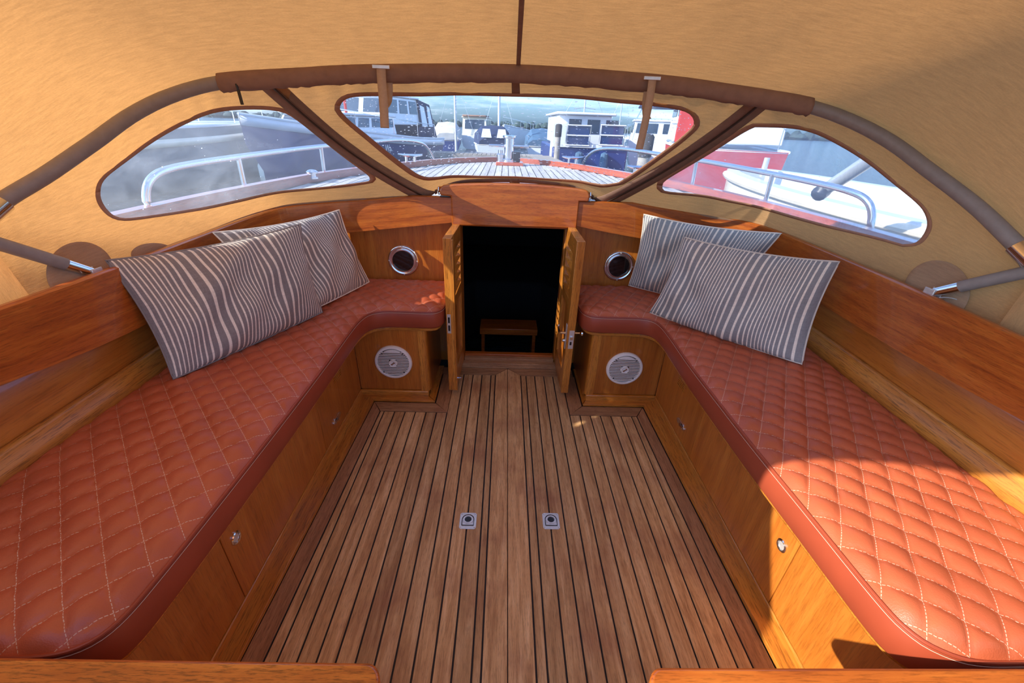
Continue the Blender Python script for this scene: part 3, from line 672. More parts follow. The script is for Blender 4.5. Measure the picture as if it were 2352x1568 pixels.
door('door_1', 'left', (-.215, 1.918), (-.226, 1.615), .032, .748)
door('door_2', 'right', (.300, 1.918), (.303, 1.612), .032, .752)

# ------------------------------------------------------------------ portholes and speakers
def porthole(cx, cz, label):
    r = empty('porthole', (cx, YB, cz)); tag(r, label, 'porthole', 'round portholes in the bulkhead'); c = (cx, YB, cz); ax = (0, -1, 0)
    MB().lathe(c, ax, [(.0735, 0), (.0735, .005), (.0705, .008), (.062, .008), (.060, .006), (.0575, .006), (.0555, .011), (.051, .011), (.0495, .003), (.0495, 0)], 48).build('bezel', chrome, r, angle=50)
    MB().lathe(c, ax, [(.0495, .001), (.0495, .003), (.001, .0035)], 40).build('glass', dark_glass, r)
    for a in (0, PI / 2, PI, 3 * PI / 2):
        MB().lathe((cx + .067 * math.cos(a), YB - .008, cz + .067 * math.sin(a)), ax, [(.0035, 0), (.003, .0012), (.001, .001)], 10).build('screw', steel, r)
    return r
pL = at(927, 598, Y=YB); pR = at(1421, 611, Y=YB)
pt = porthole(pL[0], pL[2], 'round chrome-rimmed dark porthole left of the doorway')
dup(pt, (pR[0] - pL[0], 0, pR[2] - pL[2]), 'round chrome-rimmed dark porthole right of the doorway, beside a pillow')
def speaker(cx, cy, cz, label):
    r = empty('speaker', (cx, cy, cz)); tag(r, label, 'speaker', 'white round speakers in the locker ends'); c = (cx, cy, cz); ax = (0, -1, 0)
    MB().lathe(c, ax, [(.083, 0), (.083, .006), (.080, .011), (.073, .013), (.070, .011), (.069, -.001)], 56).build('outer_ring', white_pl, r, angle=40)
    MB().lathe(c, ax, [(.070, 0), (.069, .002), (.001, .002)], 40).build('cone_cover', black_pl, r)
    zt = .052
    for k in range(15):
        z = -.060 + k * (.112 / 14); hw = math.sqrt(max(.0695 ** 2 - z * z, 1e-6))
        if abs(z) < .016 and k % 1 == 0:
            parts = [(-hw, -.017), (.017, hw)]
        else: parts = [(-hw, hw)]
        for x0, x1 in parts: MB().obox((cx + (x0 + x1) / 2, cy - .011, cz + z), (1, 0, 0), (0, 1, 0), (0, 0, 1), (x1 - x0) / 2, .0014, .0020).build('grille_bar', white_pl, r, bevel=.0008)
    segp = [(.066 * math.cos(a), .066 * math.sin(a)) for a in np.linspace(math.radians(57), math.radians(123), 12)]
    MB().prism([(cx + x, cz + z) for x, z in segp], lambda x, z: (x, cy - .004, z), lambda x, z: (x, cy - .013, z)).build('top_cap', white_pl, r, bevel=.001)
    lg = MB().lathe((cx, cy - .006, cz - .002), ax, [(.0185, 0), (.0185, .008), (.0165, .010), (.014, .008), (.001, .008)], 28).build('emblem_boss', white_pl, r, angle=40)
    lo = MB()
    for s_ in (-1, 1):
        lo.prism([(cx + s_ * x, cz - .002 + s_ * z) for x, z in ((-.002, -.001), (.010, .001), (.009, .006), (.003, .009), (.001, .004), (-.003, .003))], lambda x, z: (x, cy - .013, z), lambda x, z: (x, cy - .0165, z))
    lo.build('emblem', chrome, lg)
    for a in (45, 135, 225, 315):
        MB().lathe((cx + .064 * math.cos(math.radians(a)), cy - .010, cz + .064 * math.sin(math.radians(a)) - .002), ax, [(.004, 0), (.0038, .003), (.0015, .002)], 10).build('screw', black_pl, r)
    return r
q = at(903, 833, Y=1.59); q2 = at(1435, 848, Y=1.59)
sp = speaker(q[0], 1.60, q[2], 'round white speaker with silver bars in the left locker end')
dup(sp, (q2[0] - q[0], 0, q2[2] - q[2]), 'round white speaker with silver bars in the right locker end, partly sunlit')

# ------------------------------------------------------------------ foreground boards
for nm, lab, (xa, xb), rc, mt in (('left', 'orange varnished oak board across the near left corner', (-1.02, -.148), 1, orangex), ('right', 'red varnished board across the near right corner', (.208, 1.12), -1, redx)):
    r = empty('console_top', ((xa + xb) / 2, .15, .49)); tag(r, lab, 'board')
    if rc == 1: pl = [(xa, .0), (xb, .0), (xb, .265)] + [(xb - .022 * (1 - math.cos(a)), .265 + .028 * math.sin(a)) for a in np.linspace(.2, PI / 2, 7)] + [(xa, .299)]
    else: pl = [(xa, .0), (xb, .0), (xb, .293)] + [(xa + .022 * (1 - math.cos(a)), .262 + .028 * math.sin(a)) for a in np.linspace(PI / 2, .2, 7)] + [(xa, .262)]
    MB().prism(pl, lambda a, b: (a, b, .478), lambda a, b: (a, b, .500)).build('top_board', mt, r, bevel=.005, angle=40)
    a, b_ = (xa, xb - .03) if rc == 1 else (xa + .03, xb)
    MB().box(a, b_, .20, .225, 0, .478).build('console_panel', plyz, r)

# ------------------------------------------------------------------ pillows
def pillow(c, T, face, label, seed, wav=1.0, base_c=(.20, .19, .20)):
    """c: corners BL, BR, TR, TL seen from the front; face: a point on the side the front looks to"""
    BL, BR, TR, TL = [np.array(x, float) for x in c]
    nu, nv = 64, 40; cen = (BL + BR + TR + TL) / 4
    nrm = np.cross(BR - BL, TL - BL); nrm /= np.linalg.norm(nrm)
    if nrm @ (np.array(face) - cen) < 0: nrm = -nrm
    rng = np.random.RandomState(seed); ph = rng.rand(12) * 6.28
    def P(u, v, s):
        a = 2 * u - 1; b = 2 * v - 1
        # edges drawn in between the corners
        k = .055
        uu = .5 + .5 * a * (1 - k * (1 - b * b) * 1.0); vv = .5 + .5 * b * (1 - (1.5 if b > 0 else -.35) * k * (1 - a * a))
        p = (1 - uu) * (1 - vv) * BL + uu * (1 - vv) * BR + uu * vv * TR + (1 - uu) * vv * TL
        e = max(1 - abs(a) ** 2.6, 0) ** .55 * max(1 - abs(b) ** 2.6, 0) ** .55
        w = 0
        for i in range(3): w += math.sin((3 + 2 * i) * u * 3 + ph[i] + 3 * v * math.sin(ph[i + 3])) * math.sin((4 + i) * v * 2 + ph[i + 6]) * .0058 * wav
        cw = math.exp(-((1 - abs(a)) / .12) ** 2) * math.sin(v * 30 + ph[9]) * .0015 + math.exp(-((1 - abs(b)) / .14) ** 2) * math.sin(u * 42 + ph[10]) * .0034 * wav
        return p + nrm * s * (T * e + (w + cw) * e ** .5 * 1.2)
    r = empty('pillow', tuple(BL * .5 + BR * .5)); tag(r, label, 'pillow', 'striped cushions leaning on the coaming')
    mat = stripes('grey striped cotton %d' % seed, seed * 1.7, base_c)
    V, F, U = [], [], []
    for s in (1, -1):
        o = len(V)
        for j in range(nv + 1):
            for i in range(nu + 1): V.append(P(i / nu, j / nv, s)); U.append((i / nu, j / nv))
        for j in range(nv):
            for i in range(nu):
                q = (o + j * (nu + 1) + i, o + j * (nu + 1) + i + 1, o + (j + 1) * (nu + 1) + i + 1, o + (j + 1) * (nu + 1) + i); F.append(q if s > 0 else q[::-1])
    b = MB(); b.add(V, F, U); o = b.build('cover', mat, r, angle=180, fix=False)
    ring = [P(i / 40, 0, 1) for i in range(41)] + [P(1, j / 24, 1) for j in range(1, 25)] + [P(1 - i / 40, 1, 1) for i in range(1, 41)] + [P(0, 1 - j / 24, 1) for j in range(1, 24)]
    MB().tube(ring, .0028, 6, closed=True).build('seam', mat, r)
    return r
def tl(p): return tuple(p)
zc = .478
f0 = (0, .8, .8)
BLp, BRp = at(398, 870, Z=zc), at(741, 716, Z=zc)
TLp, TRp = at(243, 598, Z=.805), at(690, 514, Z=.815)
pillow((BLp, BRp, TRp, TLp), .068, f0, 'grey striped pillow in front of another on the left bench', 3, base_c=(.27, .235, .215))
BR2 = at(848, 647, Z=zc); TR2 = at(779, 482, Y=1.835); TL2 = at(489, 534, X=-.955)
BL2 = TL2 + (BR2 - TR2) * .95 + np.array([.10, -.02, 0])
pillow((BL2, BR2, TR2, TL2), .046, f0, 'grey striped pillow mostly hidden behind, in the left corner', 5, base_c=(.28, .24, .215))
BL3, BR3 = at(1492, 717, Z=zc), at(1842, 836, Z=zc); TL3, TR3 = at(1573, 545, Z=.812), at(1928, 601, Z=.80)
pillow((BL3, BR3, TR3, TL3), .068, f0, 'grey striped pillow in front of another on the right bench', 8, base_c=(.28, .265, .255))
BL4 = at(1444, 655, Z=zc); TL4 = at(1479, 492, Y=1.825); TR4 = at(1795, 536, X=1.055)
BR4 = TR4 + (BL4 - TL4) * .95 + np.array([-.10, -.02, 0])
pillow((BL4, BR4, TR4, TL4), .046, f0, 'grey-blue striped pillow with a sunlit corner, behind on the right', 11, base_c=(.30, .305, .30))

# ------------------------------------------------------------------ canvas canopy
Cc = [(0, -1.04, .86, .765), (.08, -1.035, 1.0, .765), (.16, -1.04, 1.25, .765), (.24, -1.04, 1.5, .765), (.29, -1.02, 1.70, .775), (.335, -.95, 1.86, .790), (.38, -.78, 1.922, .805), (.42, -.56, 1.920, .828), (.452, -.375, 1.920, .845), (.463, -.315, 1.925, .868), (.474, -.25, 1.93, .900), (.485, -.16, 1.94, .918), (.5, .04, 1.945, .928)]
def mir(p, c=.04): return (1 - p[0], 2 * c - p[1] + (.04 if abs(p[1]) > .9 else 0), p[2], p[3] - (.010 if abs(p[1]) > .9 else 0))
Cc = Cc + [mir(p) for p in Cc[:-1][::-1]]
Bc = [(0, -1.125, .90, .935), (.08, -1.113, .965, .976), (.14, -1.068, 1.038, 1.024), (.19, -1.023, 1.128, 1.084), (.24, -.974, 1.231, 1.151), (.28, -.90, 1.308, 1.202), (.33, -.784, 1.361, 1.238), (.385, -.579, 1.398, 1.261), (.44, -.376, 1.424, 1.279), (.5, .03, 1.449, 1.295),
      (.56, .426, 1.432, 1.284), (.61, .64, 1.405, 1.265), (.665, .844, 1.366, 1.24), (.71, .959, 1.312, 1.205), (.755, 1.044, 1.236, 1.155), (.81, 1.106, 1.137, 1.089), (.86, 1.156, 1.037, 1.024), (.93, 1.188, .928, .951), (1, 1.20, .88, .92)]
def curve_fn(T):
    A = np.array(T); D = cr_spline([p for p in A], 12); D = np.array(D)
    return lambda s: np.array([np.interp(s, D[:, 0], D[:, k]) for k in (1, 2, 3)])
Cf, Bf = curve_fn(Cc), curve_fn(Bc)
US, VS = 3.0, .62
def S(u, v):
    """front of the canopy: u left to right, v coaming to bow"""
    a, b = Cf(u), Bf(u); p = a * (1 - v) + b * v
    out = np.array([(p[0] - .04), (p[1] - .9) * .9, .25]); out[0] *= 1.0; out /= np.linalg.norm(out)
    bul = .035 * 4 * v * (1 - v) * (1 if abs(u - .5) > .16 else abs(u - .5) / .16 * .8 + .2)
    return p + out * bul
def Sn(u, v):
    du = S(min(u + .004, 1), v) - S(max(u - .004, 0), v); dv = S(u, min(v + .01, 1)) - S(u, max(v - .01, 0))
    n = np.cross(dv, du); n /= np.linalg.norm(n)
    if n @ (EYE - S(u, v)) < 0: n = -n
    return n
NU, NV = 240, 24
def VG(j): return -.15 + 1.35 * j / NV
gv = [Vector(S(i / NU, VG(j))) for j in range(NV + 1) for i in range(NU + 1)]
gf = [(j * (NU + 1) + i, j * (NU + 1) + i + 1, (j + 1) * (NU + 1) + i + 1, (j + 1) * (NU + 1) + i) for j in range(NV) for i in range(NU)]
bvh = BVHTree.FromPolygons(gv, gf)
def uvpix(px, py):
    d = Vector(ray(px, py)).normalized(); h_ = bvh.ray_cast(Vector(EYE), d)
    if h_[0] is None: return None
    j, i = divmod(h_[2], NU); u0, v0 = (i + .5) / NU, VG(j + .5); p = np.array(h_[0])
    for _ in range(4):
        s0 = S(u0, v0); su = (S(u0 + .002, v0) - s0) / .002; sv = (S(u0, v0 + .005) - s0) / .005
        q = np.linalg.lstsq(np.stack([su, sv], 1), p - s0, rcond=None)[0]; u0 = min(max(u0 + q[0], 0), .997); v0 = min(max(v0 + q[1], -.15), 1.2)
    return np.array([u0 * US, v0 * VS])
def SM(q, off=0):
    u, v = min(max(q[0] / US, 0), 1), min(max(q[1] / VS, -.1), 1.1); p = S(u, v)
    return p + Sn(u, v) * off if off else p
winC = [(775, 240), (800, 218), (900, 214), (1050, 213), (1185, 216), (1400, 228), (1540, 242), (1588, 256), (1601, 280), (1585, 303), (1510, 362), (1432, 416), (1405, 423), (1300, 413), (1180, 405), (1080, 404), (1000, 408), (962, 404), (935, 388), (850, 320), (785, 264)]
winL = [(222, 440), (238, 404), (310, 348), (400, 290), (480, 255), (560, 245), (640, 249), (685, 270), (760, 330), (842, 392), (854, 406), (842, 418), (700, 434), (540, 462), (420, 486), (310, 502), (262, 500), (232, 474)]
winR = [(1515, 424), (1530, 406), (1620, 352), (1715, 293), (1760, 286), (1860, 296), (1960, 345), (2040, 404), (2110, 462), (2134, 495), (2136, 525), (2115, 556), (2085, 563), (2050, 556), (1850, 505), (1700, 465), (1620, 449), (1545, 442), (1520, 437)]
def ringuv(px, n=110):
    P = [uvpix(*p) for p in px]; P = [p for p in P if p is not None]
    return resample(cr_spline(P, 6, closed=True) + [P[0]], n + 1)[:-1]
RC, RL, RR = ringuv(winC), ringuv(winL), ringuv(winR)
zL0, zL1 = uvpix(632, 200), uvpix(961, 441); zR0, zR1 = uvpix(1735, 243), uvpix(1402, 457)
def ext(a, b, vv):   # extend the zip line to a given v
    t = (vv - a[1]) / (b[1] - a[1]); return np.array([a[0] + (b[0] - a[0]) * t, vv])
zLt, zLb = ext(zL0, zL1, VS), ext(zL0, zL1, 0); zRt, zRb = ext(zR0, zR1, VS), ext(zR0, zR1, 0)
can = empty('canvas_canopy', (.04, 1.0, .8)); tag(can, 'tan canvas boat canopy with three clear vinyl windows over the cockpit', 'canopy')
def seg(a, b, n): return [np.array(a) + (np.array(b) - np.array(a)) * t for t in np.linspace(0, 1, n, endpoint=False)]
def panel(outl, hole, name):
    V, F = tri_fill(outl, [hole] if hole is not None else [], .022)
    W = []
    for v in V:
        u = v[0] / US
        # slack gathers hanging from the bow and along the window edges
        wv = .0042 * math.sin(v[0] * 95 + 3 * math.sin(v[1] * 9)) * math.exp(-(VS - v[1]) / .10) + .003 * math.sin(v[0] * 21 + v[1] * 17)
        W.append(SM(v, wv + .001))
    b = MB(); b.add(W, F, [tuple(v) for v in V]); return b.build(name, canvas_m, can, angle=180)
panel(seg((0, 0), zLb, 60) + seg(zLb, zLt, 20) + seg(zLt, (0, VS), 60) + seg((0, VS), (0, 0), 16), RL, 'side_panel')
panel(seg(zLb, zRb, 40) + seg(zRb, zRt, 24) + seg(zRt, zLt, 60) + seg(zLt, zLb, 24), RC, 'front_panel')
panel(seg(zRb, (US, 0), 60) + seg((US, 0), (US, VS), 16) + seg((US, VS), zRt, 60) + seg(zRt, zRb, 20), RR, 'side_panel')
def strip_uv(line, w, off, closed, name, mat, parent, th=.0012, lo=-.5, hi=.5):
    Pq = np.array(line); n = len(Pq)
    T = (np.roll(Pq, -1, 0) - np.roll(Pq, 1, 0)) if closed else np.gradient(Pq, axis=0)
    T /= np.linalg.norm(T, axis=1)[:, None] + 1e-12; N = np.stack([T[:, 1], -T[:, 0]], 1)
    idx = list(range(n)) + ([0] if closed else [])
    R = [[SM(Pq[i] + N[i] * w * k, off) for i in idx] for k in (lo, (lo + hi) / 2, hi)]
    return MB().rows(R).build(name, mat, parent, thick=th)
for ring, vin in ((RL, vin_l), (RC, vin_c), (RR, vin_r)):
    V, F = tri_fill(ring, [], .03); b = MB(); b.add([SM(v, -.001) for v in V], F, [tuple(v) for v in V]); pn = b.build('window_pane', vin, can, angle=180)
    bd = strip_uv(ring, .014, .0035, True, 'window_binding', bind_m, can)
    q = np.array(ring); c0 = q.mean(0)
for a, b_, pull in ((zLt, zLb, (961, 446)), (zRt, zRb, (1403, 462))):
    ln = seg(a, b_, 30) + [b_]
    tp = strip_uv(ln, .044, .004, False, 'zipper_tape', ziptape, can)
    strip_uv(ln, .016, .0065, False, 'zipper_flap', hem_m, can, .002, -.2, 1.5)
    z1 = strip_uv(ln, .005, .0085, False, 'zipper_teeth', zip_m, can, .002)
    e0 = SM(b_, .012); e1 = e0 + np.array([0, -.012, .0])
    pb = MB().obox(e1 + np.array([0, 0, -.016]), (1, 0, 0), (0, 1, 0), (0, 0, 1), .0045, .0012, .018); pb.tube([e0 + np.array([0, 0, .004]), e1 + np.array([0, 0, -.002])], .003, 8)
    pb.build('zipper_pull', chrome, can, bevel=.001)
# hem along the coaming and round reinforcing patches
for s0, s1, w in ((.02, .46, .030), (.54, .98, .030)):
    ln = [np.array([s * US, w / 2]) for s in np.linspace(s0, s1, 80)]; strip_uv(ln, w, .003, False, 'lower_hem', double_m, can)
ln = [np.array([s * US, .012]) for s in np.linspace(.463, .537, 30)]; strip_uv(ln, .03, .004, False, 'lower_hem', hem_m, can)
for (px, py, rr_) in ((182, 628, 78), (2155, 668, 76), (350, 585, 52)):
    ring = []
    for a in np.linspace(0, 2 * PI, 40, endpoint=False):
        q = uvpix(px + rr_ * math.cos(a), py + rr_ * math.sin(a) * (.92 if px != 350 else .5)); ring.append(q)
    ok = [q for q in ring if q is not None]
    if len(ok) < 8: continue
    cq = np.mean(ok, 0); 
    if len(ok) < 40: ok = [np.array(q) for q in ok] 
    V, F = tri_fill(ok, [], .02); b = MB(); b.add([SM(v, .005) for v in V], F, [tuple(v) for v in V]); b.build('reinforcing_patch', double_m, can, angle=180, thick=.001)
# centre seam of the front panel above and below the window
for (pa, pb_) in (((1184, 170), (1185, 212)), ((1182, 408), (1182, 420))):
    a, c = uvpix(*pa), uvpix(*pb_)
    if a is not None and c is not None: strip_uv(seg(a, c, 6) + [c], .010, .004, False, 'centre_seam', hem_m, can)
# roof and quarters aft of the bow
E0 = [(-1.04, .86, .765)] + [tuple(Bf(s)) for s in np.linspace(0, 1, 60)] + [(1.16, .86, .755)]
a0 = [(-1.03, -.22, .76), (-1.065, -.12, 1.0), (-1.03, .02, 1.18), (-.98, .115, 1.31), (-.90, .125, 1.41), (-.76, .08, 1.48), (-.5, .0, 1.53), (-.23, .08, 1.55), (.04, .14, 1.56)]
a1 = [(.08 - x + (.03 if abs(x) > .8 else 0), y + .12, z) for x, y, z in a0[:-1][::-1]]  # unseen aft edge: left follows the sun patch, right pulled forward for sky light
E0 = resample(E0, 90); E1 = resample(cr_spline(a0 + a1, 8), 90)
R = []
for w in np.linspace(0, 1, 28):
    row = []
    for i, (p, q) in enumerate(zip(E0, E1)):
        x = p * (1 - w) + q * w; s = i / 89; k = math.sin(PI * s)
        x = x + np.array([(s - .5) * .10 * math.sin(PI * w), 0, .035 * k * math.sin(PI * w)]) + np.array([0, 0, .004 * math.sin(s * 40 + w * 9) * k * w * (1 - w) * 4])
        row.append(x)
    R.append(row)
mbr = MB().rows(R); mbr.build('roof_panel', canvas_m, can, angle=180)
# seam along the crown of the roof
mid = [ (r[44] + r[45]) / 2 for r in R]
TOP = at(1190, 158, Y=1.45); T2 = at(1206, 0, Y=mid[16][1])
cs = MB(); L1 = [np.array([p[0] + dx, p[1], p[2] - .004]) for p in mid for dx in ()]
xs = lambda y: TOP[0] + (T2[0] - TOP[0]) * (TOP[1] - y) / (TOP[1] - T2[1])
cs.rows([[np.array([xs(p[1]) + dx, p[1], p[2] - .0045]) for p in mid] for dx in (-.006, 0, .006)]); cs.build('roof_seam', hem_m, can, thick=.0015)
for side in (0, 1):
    rowe = [r[4 if side == 0 else 85] for r in R]
# straps hanging from the bow
def strap(pts, w, name='strap'):
    P = [np.array(p) for p in pts]; P = cr_spline(P, 8)
    MB().rows([[p + np.array([dx, 0, 0]) for p in P] for dx in (-w / 2, 0, w / 2)]).build(name, strap_m, can, thick=.0018)
def bowpt(px): # point on bow at a pixel column
    best = min(np.linspace(0, 1, 1200), key=lambda s: abs((lambda v: v[0] / v[2] * FPX + 1176)(AX @ (Bf(s) - EYE)) - px)); return Bf(best)
b1 = bowpt(875); y1 = b1[1] - .055
def hp(px, py, y): return at(px, py, Y=y)
strap([hp(875, 155, y1), hp(877, 190, y1), hp(881, 240, y1 - .005), hp(884, 294, y1 - .01)], .025)
strap([hp(893, 172, y1 + .03), hp(895, 205, y1 + .03), hp(893, 232, y1 + .03), hp(886, 246, y1 + .005)], .018)
b2 = bowpt(1497); y2 = b2[1] - .055
strap([hp(1499, 180, y2), hp(1492, 230, y2), hp(1480, 290, y2), hp(1468, 343, y2)], .022)
strap([hp(1492, 188, y2 + .03), hp(1484, 230, y2 + .03), hp(1484, 262, y2 + .03), hp(1487, 272, y2 + .01)], .022)
for bb, px_ in ((b1, 875), (b2, 1498)):
    p = at(px_, 154 if px_ < 1000 else 180, Y=bb[1] - .056)
    MB().box(p[0] - .024, p[0] + .024, p[1] - .003, p[1] + .003, p[2] - .004, p[2] + .005).build('strap_buckle', steel, can, bevel=.001)
# sleeve that wraps the middle of the bow, with a loose lower edge
def spx(px): return min(np.linspace(0, 1, 1200), key=lambda s: abs((lambda v: v[0] / v[2] * FPX + 1176)(AX @ (Bf(s) - EYE)) - px))
sA, sB = spx(515), spx(1850)
sl = np.linspace(sA, sB, 120)
BO = np.array([0, -.022, -.012])       # the tube sits just inside the canvas
rows = []
for k, (dy, dz) in enumerate(((.028, .022), (.006, .024), (-.014, .018), (-.0215, .004), (-.020, -.012), (-.014, -.021), (.0, -.026))):
    rows.append([Bf(s) + BO + np.array([0, dy, dz]) + np.array([0, .003 * math.sin(i * 1.9) * (k / 6) ** 2, .0014 * math.sin(i * 1.3 + math.sin(i * .37) * 3) * (k / 6) ** 2]) for i, s in enumerate(sl)])
MB().rows(rows).build('bow_sleeve', hem_m, can, angle=180, thick=.0012)
p = at(542, 192, Y=Bf(sA)[1] - .03); 
MB().tube([p, p + np.array([.0015, 0, -.016])], .003, 8).obox(p + np.array([.003, 0, -.032]), (1, 0, .05), (0, 1, 0), (-.05, 0, 1), .0045, .0012, .018).build('zipper_pull', black_pl, can, bevel=.001)

# ------------------------------------------------------------------ tube frame of the canopy
fr = empty('canopy_frame', (.04, 1.0, .8)); tag(fr, 'grey padded tube frame holding up the canvas canopy', 'frame')
bowp = [Bf(s) + BO + np.array([.022 * (np.clip((.40 - s) / .2, 0, 1) - np.clip((s - .60) / .2, 0, 1)), 0, 0]) for s in np.linspace(0.0, 1, 90)]
MB().tube(bowp, .0165, 16).build('front_bow', grey_tube, fr)
for side, piv, far, clip in (('l', (215, 626), (-100, 530), None), ('r', (2142, 672), (2450, 604), (2348, 556))):
    X0 = -1.035 if side == 'l' else 1.14; X1 = -1.10 if side == 'l' else 1.205
    a = at(*piv, X=X0); c = at(*far, X=X1); d = (c - a) / np.linalg.norm(c - a); c2 = a + d * .75
    MB().tube([a + d * .055, c2], .0145, 16).build('main_leg', grey_tube, fr)
    ft = MB().tube([a + d * .005, a + d * .062], [.012, .0135], 16).build('end_fitting', chrome, fr, angle=40)
    MB().lathe(a + np.array([0, 0, 0]), (1, 0, 0), [(.008, -.012), (.008, .012)], 12).build('hinge_pin', chrome, ft)
    z0 = a[2] - .016
    MB().box(a[0] - .013, a[0] - .009, a[1] - .014, a[1] + .014, z0, a[2] + .012).box(a[0] + .009, a[0] + .013, a[1] - .014, a[1] + .014, z0, a[2] + .012).box(a[0] - .016, a[0] + .016, a[1] - .022, a[1] + .022, z0 - .004, z0).build('deck_hinge', steel, fr, bevel=.001)
    # lanyard loop on the locking pin
    cc = a + np.array([.0 if side == 'l' else .02, -.03, -.012])
    lp = [cc + np.array([.018 * math.cos(t) * 1.2, -.012 * math.cos(t), .010 * math.sin(t)]) for t in np.linspace(0, 2 * PI, 18, endpoint=False)]
    MB().tube(lp, .0012, 6, closed=True).build('lanyard', steel, fr)
q = bowp[-9]; q2 = bowp[-7]
MB().tube([bowp[-8], bowp[-4]], .021, 16).build('jaw_slide', chrome, fr)
MB().tube([bowp[3], bowp[7]], .021, 16).build('jaw_slide', chrome, fr)

# ------------------------------------------------------------------ own foredeck
hull_w = plain('white gelcoat', (.74, .76, .78), .3, coat=.3, noise=.05, nscale=2)
gel_cream = plain('cream gelcoat', (.76, .68, .52), .35, coat=.3, noise=.06, nscale=3)
navy = plain('navy hull paint', (.010, .028, .15), .45, coat=.15, noise=.2, nscale=1.5)
navy_c = plain('navy canvas', (.012, .025, .075), .8, noise=.25, nscale=4)
grey_c = plain('pale grey tarpaulin', (.55, .52, .48), .8, noise=.12, nscale=3)
blue_tarp = plain('blue tarpaulin', (.055, .12, .20), .7, noise=.2, nscale=3)
red_p = plain('red ship paint', (.48, .03, .02), .45, noise=.1, nscale=2)
win_g = plain('tinted boat window', (.03, .05, .08), .08, noise=.1)
wood_gr = plain('weathered jetty timber', (.30, .27, .23), .85, noise=.25, nscale=6, bump=.3)
pile_m = plain('dark mooring pile', (.05, .045, .045), .9, noise=.3, nscale=6, bump=.4)
solar = plain('solar panel glass', (.010, .030, .12), .12, coat=.5, noise=.1)
tree_m = plain('distant trees', (.035, .06, .055), .95, noise=.4, nscale=.2)
mast_m = plain('aluminium mast', (.60, .62, .64), .4, .6)
rail_m = plain('polished rail', (.72, .74, .78), .2, 1)
deck_pl = wood('sun-bleached deck plank', (.34, .31, .28), (.50, .47, .43), (.62, .59, .55), stretch=(30, 2, 30), rough=.7, coat=0, pores=.3, var=.1)
toe_m = wood('red mahogany toe rail', (.28, .045, .02), (.40, .075, .03), (.50, .11, .04), stretch=(2, 30, 1), coord='UV', var=.05)
fd = empty('foredeck', (.04, 3.2, .8)); tag(fd, 'pale laid deck in front of the canopy', None, kind='structure')
edge = [(-1.32, 1.2), (-1.30, 1.9), (-1.20, 2.7), (-1.02, 3.3), (-.83, 3.8), (-.60, 4.25), (-.30, 4.58), (-.06, 4.72), (.10, 4.72), (.35, 4.56), (.62, 4.28), (.86, 3.82), (1.08, 3.3), (1.28, 2.7), (1.40, 1.9), (1.43, 1.2)]
eds = sm(edge, 6)
def half(y, sgn):
    c = [p for p in eds if (p[0] - .02) * sgn > 0]; c.sort(key=lambda p: p[1]); return float(np.interp(y, [p[1] for p in c], [p[0] for p in c]))
eds = [(-1.34, -.6)] + eds + [(1.45, -.6)]
notch = [(1.19, -.6), (1.19, 1.85), (1.02, 2.0), (-.94, 2.0), (-1.11, 1.85), (-1.09, -.6)]
MB().prism(eds + notch, lambda a, b: (a, b, .745), lambda a, b: (a, b, .794)).build('deck_base', caulk, fd, smooth=False)
for x0, x1 in ((-1.28, -1.11), (1.20, 1.38)):
    for k in range(3): MB().box(x0 + k * (x1 - x0) / 3, x0 + (k + 1) * (x1 - x0) / 3 - .006, -.6, 1.98, .794, .80).build('plank', deck_pl, fd)
for k in range(-24, 25):
    x0 = .02 + k * .054; x1 = x0 + .054 - .006; xm = (x0 + x1) / 2
    ys = [p[1] for p in eds if abs(p[0] - xm) < .06 and p[1] > 1.3]
    ymax = min((max((y for y in np.arange(1.3, 4.75, .02) if half(y, -1) + .05 < min(x0, x1) and half(y, 1) - .05 > max(x0, x1)), default=0), 4.66))
    y0 = 2.02
    if ymax <= y0 + .1: continue
    MB().box(x0, x1, y0, ymax, .794, .800).build('plank', deck_pl, fd)
o = MB()
T = offs(eds, .05); n_ = len(eds); ins_ = T if abs(T[0][0]) < 1.31 else offs(eds, -.05)
o.rows([[(*p, .78) for p in eds], [(*p, .845) for p in eds], [(*p, .845) for p in ins_], [(*p, .80) for p in ins_]]).build('toe_rail', toe_m, fd, angle=30)
MB().rows([[(p[0], p[1], .78) for p in eds], [(p[0] * .97, p[1] * .985, .2) for p in eds], [(p[0] * .85, p[1] * .95, -.45) for p in eds]]).build('hull_side', hull_w, fd)
bo = empty('mooring_bollard', (.03, 4.35, .8)); tag(bo, 'chrome mooring post with cross bar in the middle of the foredeck', 'bollard')
MB().box(-.10, .16, 4.24, 4.46, .80, .83).build('base_plate', toe_m, bo, bevel=.005)
MB().lathe((.02, 4.34, .83), (0, 0, 1), [(.06, 0), (.06, .02), (.045, .03), (.045, .20), (.062, .21), (.062, .225), (.03, .23)], 24).build('post', rail_m, bo, angle=40)
MB().tube([(-.17, 4.34, .965), (.21, 4.34, .965)], .012, 10).build('cross_bar', rail_m, bo)
MB().lathe((-.06, 4.34, .83), (0, 0, 1), [(.035, 0), (.035, .06), (.022, .07), (.022, .10)], 16).build('side_roller', rail_m, bo)
MB().box(.055, .13, 4.30, 4.38, .83, .92).build('winch_case', black_pl, bo, bevel=.01)
def cleat(x, y, lab):
    r = empty('deck_cleat', (x, y, .845)); tag(r, lab, 'cleat')
    MB().tube([(x - .10, y, .90), (x - .05, y, .892), (x + .05, y, .892), (x + .10, y, .90)], [.008, .013, .013, .008], 8).build('horn', rail_m, r)
    for d in (-.035, .035): MB().tube([(x + d, y, .845), (x + d, y, .89)], .011, 8).build('leg', rail_m, r)
cleat(.62, 4.22, 'bright deck cleat on the right toe rail near the bow'); cleat(-.80, 3.75, 'bright deck cleat on the left toe rail'); cleat(1.02, 3.40, 'bright deck cleat on the right toe rail behind the first')
